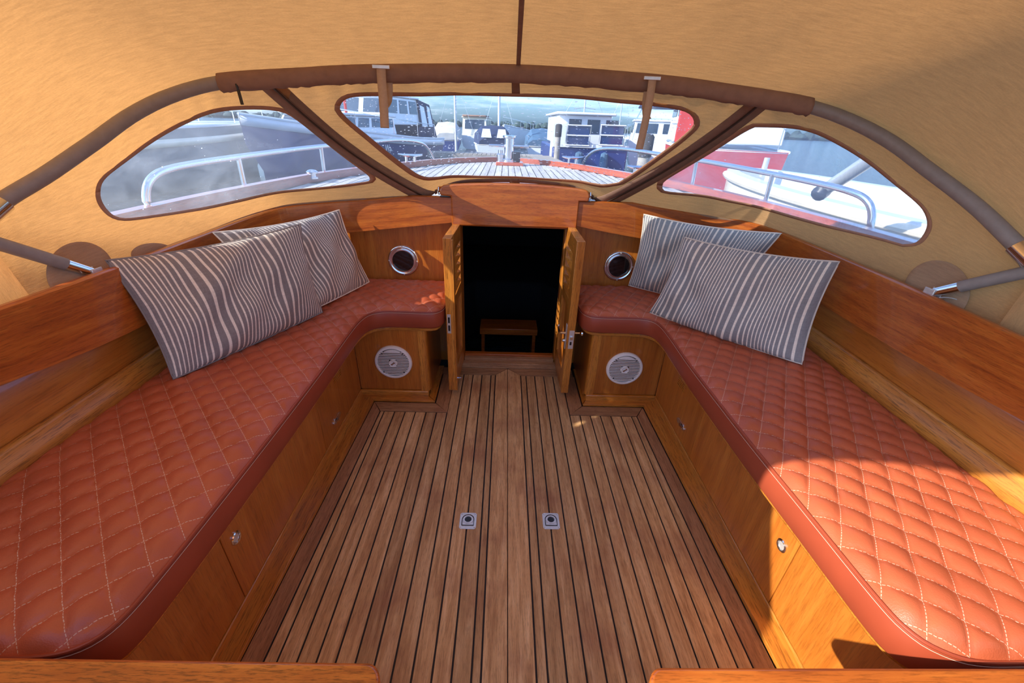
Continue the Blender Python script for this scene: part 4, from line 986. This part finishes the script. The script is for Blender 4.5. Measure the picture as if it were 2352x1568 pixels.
def vent(x, y, z, lab):
    r = empty('deck_vent', (x, y, z)); tag(r, lab, 'vent')
    MB().lathe((x, y, z), (0, 0, 1), [(.03, 0), (.03, .01), (.02, .012), (.02, .03)], 20).build('base', rail_m, r, angle=40)
    MB().lathe((x, y, z + .03), (0, 0, 1), [(.032, 0), (.034, .008), (.022, .018), (.01, .021)], 20).build('cap', rail_m, r, angle=40)
vent(-1.16, 2.66, .82, 'small round deck vent by the left grab rail')
def grab(side, plan, posts, lab):
    r = empty('grab_rail', (plan[0][0], plan[0][1], .8)); tag(r, lab, 'rail')
    pts = cr_spline(plan, 6); MB().tube(pts, .0135, 12).build('top_rail', rail_m, r)
    for (x, y, zt) in posts: MB().tube([(x, y, .80), (x * .995, y, zt)], .011, 10).build('stanchion', rail_m, r)
grab('l', [(-.70, 4.36, .80), (-.73, 4.28, .90), (-.78, 4.12, .975), (-.90, 3.85, 1.0), (-1.05, 3.30, .995), (-1.17, 2.85, .985), (-1.24, 2.45, .975), (-1.285, 2.05, .965), (-1.295, 1.75, .955), (-1.30, 1.63, .93), (-1.305, 1.58, .87), (-1.305, 1.57, .78)], [(-1.28, 2.15, .965), (-1.17, 2.86, .985)], 'polished steel grab rail along the left side deck')
grab('r', [(.73, 4.33, .80), (.76, 4.25, .90), (.82, 4.08, .975), (.95, 3.80, 1.0), (1.12, 3.28, .995), (1.26, 2.85, .985), (1.34, 2.45, .975), (1.40, 2.05, .965), (1.42, 1.80, .955), (1.44, 1.70, .93), (1.455, 1.66, .87), (1.46, 1.65, .78)], [(1.37, 2.25, .97), (1.24, 2.90, .985)], 'polished steel grab rail along the right side deck')

# ------------------------------------------------------------------ water and shore
WZ = -.45
m, ntt, b = base('harbour water')
b.inputs['Base Color'].default_value = (.035, .065, .085, 1); b.inputs['Roughness'].default_value = .08; b.inputs['IOR'].default_value = 1.33
tcn = nn(ntt, 'ShaderNodeTexCoord'); mp = nn(ntt, 'ShaderNodeMapping'); mp.inputs['Scale'].default_value = (1.2, 2.6, 1); L(ntt, tcn.outputs['Object'], mp.inputs[0])
n1 = nn(ntt, 'ShaderNodeTexNoise', i_Scale=2.4, i_Detail=6, i_Roughness=.6); L(ntt, mp.outputs[0], n1.inputs['Vector'])
bp = nn(ntt, 'ShaderNodeBump', i_Strength=.7, i_Distance=.12); L(ntt, n1.outputs[0], bp.inputs['Height']); L(ntt, bp.outputs[0], b.inputs['Normal'])
wt = MB().add([(-600, -200, WZ), (600, -200, WZ), (600, 900, WZ), (-600, 900, WZ)], [(0, 1, 2, 3)]).build('harbour_water', m, None, smooth=False); tag(wt, 'rippled harbour water around the boats', None, kind='structure')
rr = random.Random(4); tb = MB()
for k in range(420):
    x = -240 + k * 1.15 + rr.uniform(-.8, .8); y = 190 + rr.uniform(-10, 25); h_ = rr.uniform(1.6, 2.9) * (1.35 if 70 < x < 130 or -90 < x < -55 else 1); w_ = rr.uniform(1.2, 2.6)
    tb.lathe((x, y, WZ), (0, 0, 1), [(w_ * .6, 0), (w_, h_ * .35), (w_ * .8, h_ * .7), (w_ * .3, h_)], 7)
o = tb.build('tree_line', tree_m, None); tag(o, 'low dark line of trees on the far shore', 'trees', kind='stuff')
sh = MB().box(-400, 400, 186, 230, WZ, WZ + .6).build('far_shore', tree_m, None); tag(sh, 'low far shore behind the harbour', None, kind='structure')

# ------------------------------------------------------------------ boats and jetties
def far(px, Y, py=300): p = at(px, py, Y=Y); return p[0]
def hull(r, Ln, beam, zb, zs, mat, nm='hull', rub=None, z0=WZ, blunt=2.2):
    """hull in the boat's own frame, stern at y=0, bow at y=Ln"""
    st = np.linspace(0, 1, 22); rowsL = []
    prof = [(0, z0 - .1, .0), (.55, z0 - .05, .02), (.80, z0 + .12, .04), (.92, .35, .6), (1.0, 1.0, 1.0)]
    def w(t): return beam / 2 * (.86 + .14 * math.sin(min(t * 2.2, 1) * PI / 2)) * (1 - max(t - .35, 0) ** blunt / (.65 ** blunt)) if t > .35 else beam / 2 * (.86 + .14 * math.sin(min(t * 2.2, 1) * PI / 2))
    def sheer(t): return zs + (zb - zs) * t ** 1.8
    R = []
    for f_, zz, k in ((.0, 0, 0), (.62, .02, 0), (.84, .2, 0), (.95, .6, 0), (1.0, 1, 0)):
        row = []
        for t in st: row.append((w(t) * f_ * (1 if f_ > .9 else (1 - .25 * t)) , Ln * (t if f_ > .9 else t * .96 + .0), z0 + (sheer(t) - z0) * zz))
        R.append(row)
    full = [[(-x, y, z) for x, y, z in r_] for r_ in R[::-1]] + [[p for p in r_] for r_ in R[1:]]
    b = MB().rows(full); n = 22; m_ = len(full); b.add([r_[0] for r_ in full], [tuple(range(m_))]); hb_ = b.build(nm, mat, r, local=True, angle=60)
    dk = [(-w(t) + .02, Ln * t, sheer(t) - .03) for t in st] ; dk2 = [(w(t) - .02, Ln * t, sheer(t) - .03) for t in st]
    MB().rows([dk, dk2]).build('deck', hull_w, r, local=True, thick=.03)
    for s_ in (-1, 1):
        MB().tube([(s_ * w(t), Ln * t, sheer(t)) for t in st], .035, 6).build('rub_rail', rub or hull_w, r, local=True)
        MB().tube([(s_ * (w(t) - .1), Ln * t, sheer(t) + .50) for t in st[2:]], .014, 6).build('guard_rail', rail_m, r, local=True)
        for t in st[2::4]: MB().tube([(s_ * (w(t) - .1), Ln * t, sheer(t)), (s_ * (w(t) - .1), Ln * t, sheer(t) + .5)], .012, 6).build('stanchion', rail_m, r, local=True)
    return w, sheer
def cabin(r, x, y0, y1, z0, z1, mat, nm, rake=.25, front=.5, wins=(2, 3), par=None, over=.08):
    """deckhouse with slanted ends and separate window panes"""
    pts = [(y0, z0), (y1, z0), (y1 - front * (z1 - z0), z1), (y0 + rake * (z1 - z0), z1)]
    t = .93
    A = [(-x, a, b) if b < z1 else (-x * t, a, b) for a, b in pts]; B = [(x, a, b) if b < z1 else (x * t, a, b) for a, b in pts]
    b = MB().add(A + B, [(0, 1, 2, 3), (7, 6, 5, 4), (0, 4, 5, 1), (1, 5, 6, 2), (2, 6, 7, 3), (3, 7, 4, 0)]); c = b.build(nm, mat, r, local=True, bevel=.03)
    MB().box(-x * t - over, x * t + over, y0 + rake * (z1 - z0) - over, y1 - front * (z1 - z0) + over * 1.6, z1, z1 + .06).build('roof', mat, r, local=True, bevel=.02)
    nE, nS = wins; hh = z1 - z0; za, zb_ = z0 + hh * .42, z1 - hh * .10
    def yb(z): return y0 + rake * (z - z0)
    def yf(z): return y1 - front * (z - z0)
    def xs_(z): return x * (1 - (1 - t) * (z - z0) / hh)
    for s_ in (-1, 1):
        for k in range(nS):
            f0, f1 = (k + .12) / nS, (k + .88) / nS
            q = []
            for z, f in ((za, f0), (za, f1), (zb_, f1), (zb_, f0)): q.append((s_ * (xs_(z) + .012), yb(z) + .05 + (yf(z) - yb(z) - .1) * f, z))
            MB().add(q, [(0, 1, 2, 3)]).build('window', win_g, r, local=True, smooth=False, thick=.012)
    for k in range(nE):
        f0, f1 = (k + .1) / nE, (k + .9) / nE
        q = [(xs_(z) * (2 * f - 1), yb(z) - .012, z) for z, f in ((za, f0), (za, f1), (zb_, f1), (zb_, f0))]
        MB().add(q, [(0, 1, 2, 3)]).build('window', win_g, r, local=True, smooth=False, thick=.012)
        q = [(xs_(z) * (2 * f - 1), yf(z) + .012, z) for z, f in ((za, f0), (za, f1), (zb_, f1), (zb_, f0))]
        MB().add(q, [(0, 1, 2, 3)]).build('window', win_g, r, local=True, smooth=False, thick=.012)
    return c
def mast(px, Y, ptop, pbase, r_, lab, mat=mast_m, cross=None):
    p = at(px, pbase, Y=Y); q = at(px, ptop, Y=Y); b = empty('mast', (p[0], Y, p[2])); tag(b, lab, 'mast')
    MB().tube([(p[0], Y, WZ), (q[0] * .3 + p[0] * .7, Y, q[2] + 1.0)], r_, 8).build('pole', mat, b)
    for s_ in (-1, 1): MB().tube([(p[0], Y, q[2] + .9), (p[0] + s_ * .9, Y, max(p[2], .8))], .008, 5).build('stay', mat, b)
    if cross: z = at(px, cross, Y=Y)[2]; MB().tube([(p[0] - .5, Y, z - .03), (p[0], Y, z + .02), (p[0] + .5, Y, z - .03)], .018, 6).build('spreader', mat, b)

# motor yacht with navy hull, seen from its starboard quarter
my = empty('motor_yacht', (far(955, 20), 20, 0), math.atan2(-(-2.2), -7.6) ); tag(my, 'motor yacht with navy hull and white wheelhouse, left of centre', 'boat')
my.rotation_euler.z = math.radians(165)
w, shr = hull(my, 9.2, 3.0, 1.15, .52, navy, rub=hull_w)
st = np.linspace(0, 1, 22)
for s_ in (-1, 1): MB().rows([[(s_ * (w(t) + .012), 9.2 * t, shr(t) - .24) for t in st], [(s_ * (w(t) + .012), 9.2 * t, shr(t)) for t in st]]).build('white_band', hull_w, my, local=True, thick=.01)
cabin(my, 1.05, 3.6, 7.0, .70, 1.22, hull_w, 'trunk_cabin', .1, .8, (2, 4))
cabin(my, 1.0, 1.6, 4.2, 1.0, 1.85, hull_w, 'wheelhouse', .1, .35, (2, 3))
MB().add([(-.98, 1.7, 1.85), (.98, 1.7, 1.85), (.95, .6, 1.72), (-.95, .6, 1.72), (-1.1, 1.7, .6), (1.1, 1.7, .6), (1.1, .3, .55), (-1.1, .3, .55)], [(0, 1, 2, 3), (0, 3, 7, 4), (1, 5, 6, 2), (3, 2, 6, 7)]).build('cockpit_tent', navy_c, my, local=True, thick=.02)
for s_ in (-1, 1):
    for y0, y1 in ((.62, .98), (1.12, 1.6)):
        MB().add([(s_ * 1.08, y0, .95), (s_ * 1.08, y1, .95), (s_ * 1.01, y1, 1.68), (s_ * 1.0, y0 + .1, 1.62)], [(0, 1, 2, 3)]).build('tent_window', hull_w, my, local=True, smooth=False, thick=.02)
MB().tube([(0, 4.9, 1.2), (0, 4.9, 3.6)], .045, 8).build('mast_pole', red_p, my, local=True)
MB().lathe((-1.3, 2.2, .55), (0, 0, 1), [(.03, .0), (.10, .05), (.10, .35), (.03, .4)], 10).build('fender', navy_c, my, local=True)
cu = bpy.data.curves.new('name_text', 'FONT'); cu.body = 'Water Ge'; cu.size = .30; cu.extrude = .004; cu.shear = .25
to = bpy.data.objects.new('name_tmp', cu); COL.objects.link(to); dg = bpy.context.evaluated_depsgraph_get(); tm = bpy.data.meshes.new_from_object(to.evaluated_get(dg)); bpy.data.objects.remove(to)
tm.materials.clear(); tm.materials.append(hull_w); nt_ = bpy.data.objects.new('hull_lettering', tm); COL.objects.link(nt_); nt_.parent = my
tt = .56; nt_.location = (-(w(tt) + .03), 9.2 * tt, shr(tt) - .52); nt_.rotation_euler = (PI / 2, 0, -PI / 2 + math.atan2(w(.4) - w(.56), 9.2 * .16))

# boat under a cream cover
x = far(1026, 27); cb_ = empty('covered_boat', (x, 27, 0), math.radians(6)); tag(cb_, 'small boat under a pale creased cover, left of the masts', 'boat')
hull(cb_, 4.6, 1.75, .30, .25, navy, rub=hull_w)
def tarp(r, y0, y1, wd, zb0, pk, mat, nm='cover'):
    R = []
    for i, t in enumerate(np.linspace(0, 1, 20)):
        y = y0 + (y1 - y0) * t; h_ = pk * (math.sin(PI * min(max(t, .03), .97)) ** .35); ww = wd * (.75 + .25 * math.sin(PI * t)); k = .05 * math.sin(i * 2.1)
        R.append([(-ww, y, zb0), (-ww * .95, y, zb0 + h_ * .5 + k), (-ww * .6, y, zb0 + h_ * .92 - k), (0, y, zb0 + h_ + k * .5), (ww * .6, y, zb0 + h_ * .92 + k), (ww * .95, y, zb0 + h_ * .5 - k), (ww, y, zb0)])
    b = MB().rows(R, close=False); b.add(R[0], [tuple(range(7))]); b.add(R[-1], [tuple(range(7))]); b.build(nm, mat, r, local=True, angle=30)
tarp(cb_, .0, 4.3, .92, .15, 1.0, grey_c)
# boat with navy cockpit tent and pink-beige windscreen cover
x = far(1088, 31); tb_ = empty('tent_boat', (x, 31, 0), math.radians(-3)); tag(tb_, 'cruiser with navy cockpit tent and rounded cabin top in the middle distance', 'boat')
hull(tb_, 6.5, 2.0, .6, .4, hull_w); cabin(tb_, .85, .4, 4.6, .3, 1.45, gel_cream, 'cabin', .1, .5, (1, 2)); MB().box(-.8, .8, .3, 2.5, 1.5, 1.62).build('folded_hood', hem_m, tb_, local=True, bevel=.05)
x = far(1135, 22); tb2 = empty('tent_boat', (x, 22, 0), math.radians(4)); tag(tb2, 'low boat under a navy tent with clear panels, beside the white mast', 'boat')
hull(tb2, 4.2, 1.9, .28, .25, hull_w); tarp(tb2, .0, 4.0, .98, .2, .86, navy_c, 'cockpit_tent')
for x0 in (-.62, .12): MB().add([(x0, -.03, .55), (x0 + .5, -.03, .55), (x0 + .42, .12, .92), (x0 + .08, .12, .92)], [(0, 1, 2, 3)]).build('tent_window', hull_w, tb2, local=True, smooth=False, thick=.02)
# boat under blue tarpaulin
x = far(1243, 25); bt = empty('tarp_boat', (x, 25, 0), math.radians(-4)); tag(bt, 'boat under a ridged blue tarpaulin, left of the houseboat', 'boat')
hull(bt, 4.4, 1.7, .2, .15, hull_w); tarp(bt, .0, 4.2, .95, .05, .95, blue_tarp)
x = far(1175, 30); bw = empty('white_bow_boat', (x + 1.2, 38, 0), math.radians(160)); tag(bw, 'small white boat showing its raised bow behind the bollard', 'boat')
hull(bw, 5, 2, 1.1, .7, hull_w)
# mooring stage with piles, in front of them
jt = empty('jetty', (0, 17, WZ)); tag(jt, 'grey timber jetty crossing behind the bollard', 'jetty')
xa, xb = far(985, 17), far(1252, 17)
nb = 26
for k in range(nb): 
    x = xa + (xb - xa) * k / nb; MB().box(x, x + (xb - xa) / nb - .02, 16.5, 17.5, .10, .15).build('deck_board', wood_gr, jt)
MB().box(xa, xb, 16.45, 16.5, -.02, .12).build('edge_beam', wood_gr, jt)
for px in (1010, 1060, 1120, 1180, 1240):
    x = far(px, 16.6); MB().tube([(x, 16.6, WZ - .5), (x, 16.6, .12)], .07, 10).build('pile', pile_m, jt)
pj = empty('finger_jetty', (1.6, 12, WZ)); tag(pj, 'pale plank finger jetty running towards the houseboat', 'jetty')
for k in range(22):
    t = k / 22; a = at(1240 + 60 * t, 360, Y=15 - 5 * t); MB().box(a[0] - .35, a[0] + .35, a[1] - .11, a[1] + .09, .22, .26).build('deck_board', wood_gr, pj)
for t in (0, .5, 1): a = at(1240 + 60 * t, 360, Y=15 - 5 * t); MB().tube([(a[0], a[1] - .1, WZ - .4), (a[0], a[1] - .1, .22)], .06, 8).build('pile', pile_m, pj)
for px, Y, pt_, pb2, r_, lab in ((1284, 14, 285, 375, .085, 'dark mooring pile at the left corner of the houseboat'), (1488, 7.5, 308, 400, .10, 'thick black-topped mooring pile before the white cruiser')):
    p = at(px, pt_, Y=Y); q = empty('mooring_pile', (p[0], Y, WZ)); tag(q, lab, 'pile')
    MB().tube([(p[0], Y, WZ - .5), (p[0], Y, p[2] - .32)], r_, 12).build('shaft', wood_gr, q); MB().lathe((p[0], Y, p[2] - .34), (0, 0, 1), [(r_ * 1.15, 0), (r_ * 1.2, .30), (r_ * .9, .34), (.01, .35)], 14).build('cap', pile_m, q, angle=40)

# houseboat with two solar arrays
hx0, hx1 = far(1278, 15), far(1435, 15)
hbt = empty('houseboat', ((hx0 + hx1) / 2, 15, 0)); tag(hbt, 'white houseboat with dark blue solar panels on racks, right of centre', 'boat')
zt = at(1350, 264, Y=15)[2]; zd = at(1350, 335, Y=15)[2]
MB().box(hx0 - .1, hx1 + .15, 14.8, 20, WZ - .2, zd - .05).build('hull', navy, hbt, bevel=.05)
MB().box(hx0 + .1, hx1 - .35, 15.5, 19.5, zd, zt).build('deckhouse', hull_w, hbt, bevel=.04)
MB().box(hx0 + .0, hx1 - .25, 15.3, 19.7, zt, zt + .08).build('roof', hull_w, hbt, bevel=.03)
MB().box(hx0 - .1, hx1 + .15, 14.75, 14.85, zd - .05, zd + .05).build('rail_beam', hull_w, hbt)
MB().box(hx0 - .12, hx0 + .35, 15, 15.6, WZ, zt - .25).build('side_locker', hull_w, hbt, bevel=.03)
for k in range(3): 
    a = hx0 + .45 + k * .62; MB().box(a, a + .42, 15.485, 15.5, zd + .35, zt - .12).build('window', win_g, hbt)
for pa, pb2 in ((1302, 1357), (1379, 1436)):
    xa, xb = far(pa, 14.7), far(pb2, 14.7); z0, z1 = at((pa + pb2) / 2, 334, Y=14.7)[2], at((pa + pb2) / 2, 288, Y=14.7)[2]; zm = (z0 + z1) / 2
    for q0, q1 in ((z0 + .03, zm - .02), (zm + .02, z1 - .02)): MB().box(xa + .04, xb - .04, 14.70, 14.73, q0, q1).build('solar_panel', solar, hbt)
    MB().tube([(xa, 14.68, z0), (xa, 14.68, z1), (xb, 14.68, z1), (xb, 14.68, z0)], .025, 8, closed=True).build('rack_frame', hull_w, hbt)
    MB().tube([(xa, 14.68, zm), (xb, 14.68, zm)], .022, 8).build('rack_bar', hull_w, hbt)
for px in (1335, 1395): 
    x = far(px, 14.7); MB().lathe((x, 14.68, WZ + .15), (0, 0, 1), [(.03, .75), (.12, .7), (.14, .4), (.12, .1), (.03, 0)], 10).build('fender', blue_tarp, hbt)
mast(1047, 24, 214, 330, .06, 'tall grey mast left of the covered boats'); mast(1146, 29, 216, 290, .075, 'tall white mast in the middle of the window', hull_w)
mast(945, 30, 214, 300, .045, 'thin mast behind the motor yacht'); mast(1342, 22, 228, 262, .04, 'mast with curved spreader above the houseboat', mast_m, 248); mast(1424, 40, 236, 285, .05, 'slender lamp mast right of the houseboat')
# white cruiser and red ship on the right
x = far(1520, 18); wc = empty('white_cruiser', (x, 18, 0), math.radians(-14)); tag(wc, 'white cruiser with hoop frame at the right end of the front window', 'boat')
hull(wc, 7.5, 2.8, 1.0, .75, hull_w); cabin(wc, 1.1, .8, 4.6, .7, 1.45, hull_w, 'cabin', .1, .6, (2, 3))
for y in (1.0, 2.2): MB().tube([(-1.0, y, 1.5), (-.8, y + .1, 1.95), (.8, y + .1, 1.95), (1.0, y, 1.5)], .02, 6).build('hoop', rail_m, wc, local=True)
MB().box(-.95, .95, .8, 2.4, 1.95, 2.02).build('folded_bimini', navy_c, wc, local=True, bevel=.02)
x = far(1600, 10.4); rs = empty('red_ship', (x + 1.0, 10.4, 0), math.radians(-14)); tag(rs, 'red and white steel ship at the right edge of the front window', 'boat')
hull(rs, 7, 2.6, .95, .8, red_p, rub=hull_w); cabin(rs, 1.2, .8, 4.0, .9, 2.35, hull_w, 'deckhouse', 0, .1, (2, 2)); MB().box(-1.3, -.9, .6, .8, .9, 2.6).build('red_post', red_p, rs, local=True, bevel=.02)

# open cream sloop moored to the right
sl_ = empty('open_sloop', (5.2, 2.2, 0), math.radians(24)); tag(sl_, 'open cream sloop with grey-beige interior, seen through the right window', 'boat')
def sloop(r, Ln, bm_, zb, zs):
    st = np.linspace(0, 1, 26)
    def w(t): return bm_ / 2 * math.sqrt(max(1 - max(t - .3, 0) ** 2.4 / .7 ** 2.4, 0)) * (.85 + .15 * min(t / .3, 1))
    def s_(t): return zs + (zb - zs) * t ** 2
    out_ = [[(sg * w(t) * f, Ln * t, WZ - .1 + (s_(t) - WZ + .1) * zz) for t in st] for sg, f, zz in ((-1, 1, 1), (-1, .96, .5), (-1, .6, .05), (1, .6, .05), (1, .96, .5), (1, 1, 1))]
    MB().rows(out_).build('hull', gel_cream, r, local=True)
    gw = [[(sg * (w(t) - d), Ln * t - (d if t > .9 else 0), s_(t) + .02) for t in st] for sg, d in ((-1, -.02), (-1, .16))]
    for sg in (-1, 1):
        MB().rows([[(sg * (w(t) + .03), Ln * t, s_(t)) for t in st], [(sg * (w(t) + .03), Ln * t, s_(t) + .05) for t in st], [(sg * max(w(t) - .16, 0), min(Ln * t, Ln - .3), s_(t) + .05) for t in st], [(sg * max(w(t) - .17, 0), min(Ln * t, Ln - .32), s_(t) - .25) for t in st]]).build('side_deck', hull_w, r, local=True, angle=40)
        MB().tube([(sg * (w(t) + .04), Ln * t, s_(t) - .02) for t in st], .045, 8).build('rope_fender', gel_cream, r, local=True)
    MB().rows([[(-max(w(t) - .2, 0), min(Ln * t, Ln - .35), s_(t) - .30) for t in st], [(max(w(t) - .2, 0), min(Ln * t, Ln - .35), s_(t) - .30) for t in st]]).build('inner_floor', gel_cream, r, local=True, thick=.02)
    for y in (1.4, 3.0): MB().box(-w(y / Ln) + .18, w(y / Ln) - .18, y, y + .4, s_(y / Ln) - .14, s_(y / Ln) - .08).build('thwart', hull_w, r, local=True, bevel=.01)
    MB().tube([(0, Ln - .5, s_(1) - .05), (0, Ln - .5, s_(1) + .22)], .04, 10).build('bow_post', steel, r, local=True)
sloop(sl_, 6.2, 2.3, .62, .45)
sl_.location = (5.3, 1.2, 0); sl_.rotation_euler.z = math.radians(14)
iv = Matrix.Translation(sl_.location) @ Matrix.Rotation(math.radians(14), 4, 'Z'); iv.invert()
loc = lambda p: tuple(iv @ Vector(p))
MB().tube([loc(at(1885, 442, Y=3.6)), loc(at(2010, 360, Y=3.2))], .05, 12).build('lowered_mast', mast_m, sl_, local=True); MB().lathe(loc(at(1885, 442, Y=3.55)), (1, .3, .4), [(.03, -.06), (.06, -.03), (.06, .05), (.03, .08)], 12).build('bundled_rope', black_pl, sl_, local=True, angle=40)
# red barge and white boats further right
for (x, y, a, lab) in ((16, 11.5, -10, 'white cabin boat far to the right behind the barge'), (22, 9, -15, 'white cabin boat farthest to the right')):
    q = empty('cabin_boat', (x, y, 0), math.radians(a)); tag(q, lab, 'boat'); hull(q, 8, 2.8, 1.1, .8, hull_w); cabin(q, 1.1, 1.5, 5.2, .8, 1.9, hull_w, 'cabin', .2, .6, (2, 3))
# moored boats to the left
ls = empty('grey_sailboat', (-9.2, 3.6, 0), math.radians(-12)); tag(ls, 'grey boat with pale stripe, seen through the left window', 'boat')
w, shr = hull(ls, 10, 3.0, .95, .8, plain('blue-grey hull paint', (.10, .15, .20), .35, coat=.3, noise=.1), rub=hull_w)
for s_ in (-1, 1): MB().rows([[(s_ * (w(t) + .012), 10 * t, shr(t) - .34) for t in np.linspace(0, 1, 22)], [(s_ * (w(t) + .012), 10 * t, shr(t) - .2) for t in np.linspace(0, 1, 22)]]).build('pale_stripe', gel_cream, ls, local=True, thick=.01)
cabin(ls, 1.0, 2.2, 6.6, .85, 1.35, hull_w, 'cabin', .1, 1.2, (2, 4)); tarp(ls, .1, 2.4, 1.1, .8, .9, navy_c, 'cockpit_tent')
lp = at(430, 326, X=-7.5); wf2 = empty('hanging_fender', tuple(lp)); tag(wf2, 'long white fender hanging off the boat to the left', 'fender')
MB().lathe(lp, (0, 0, -1), [(.03, -.03), (.11, .08), (.12, .46), (.08, .60), (.02, .66)], 14).build('body', hull_w, wf2); MB().tube([lp, lp + np.array([-.12, 0, .30])], .010, 6).build('rope', hull_w, wf2)
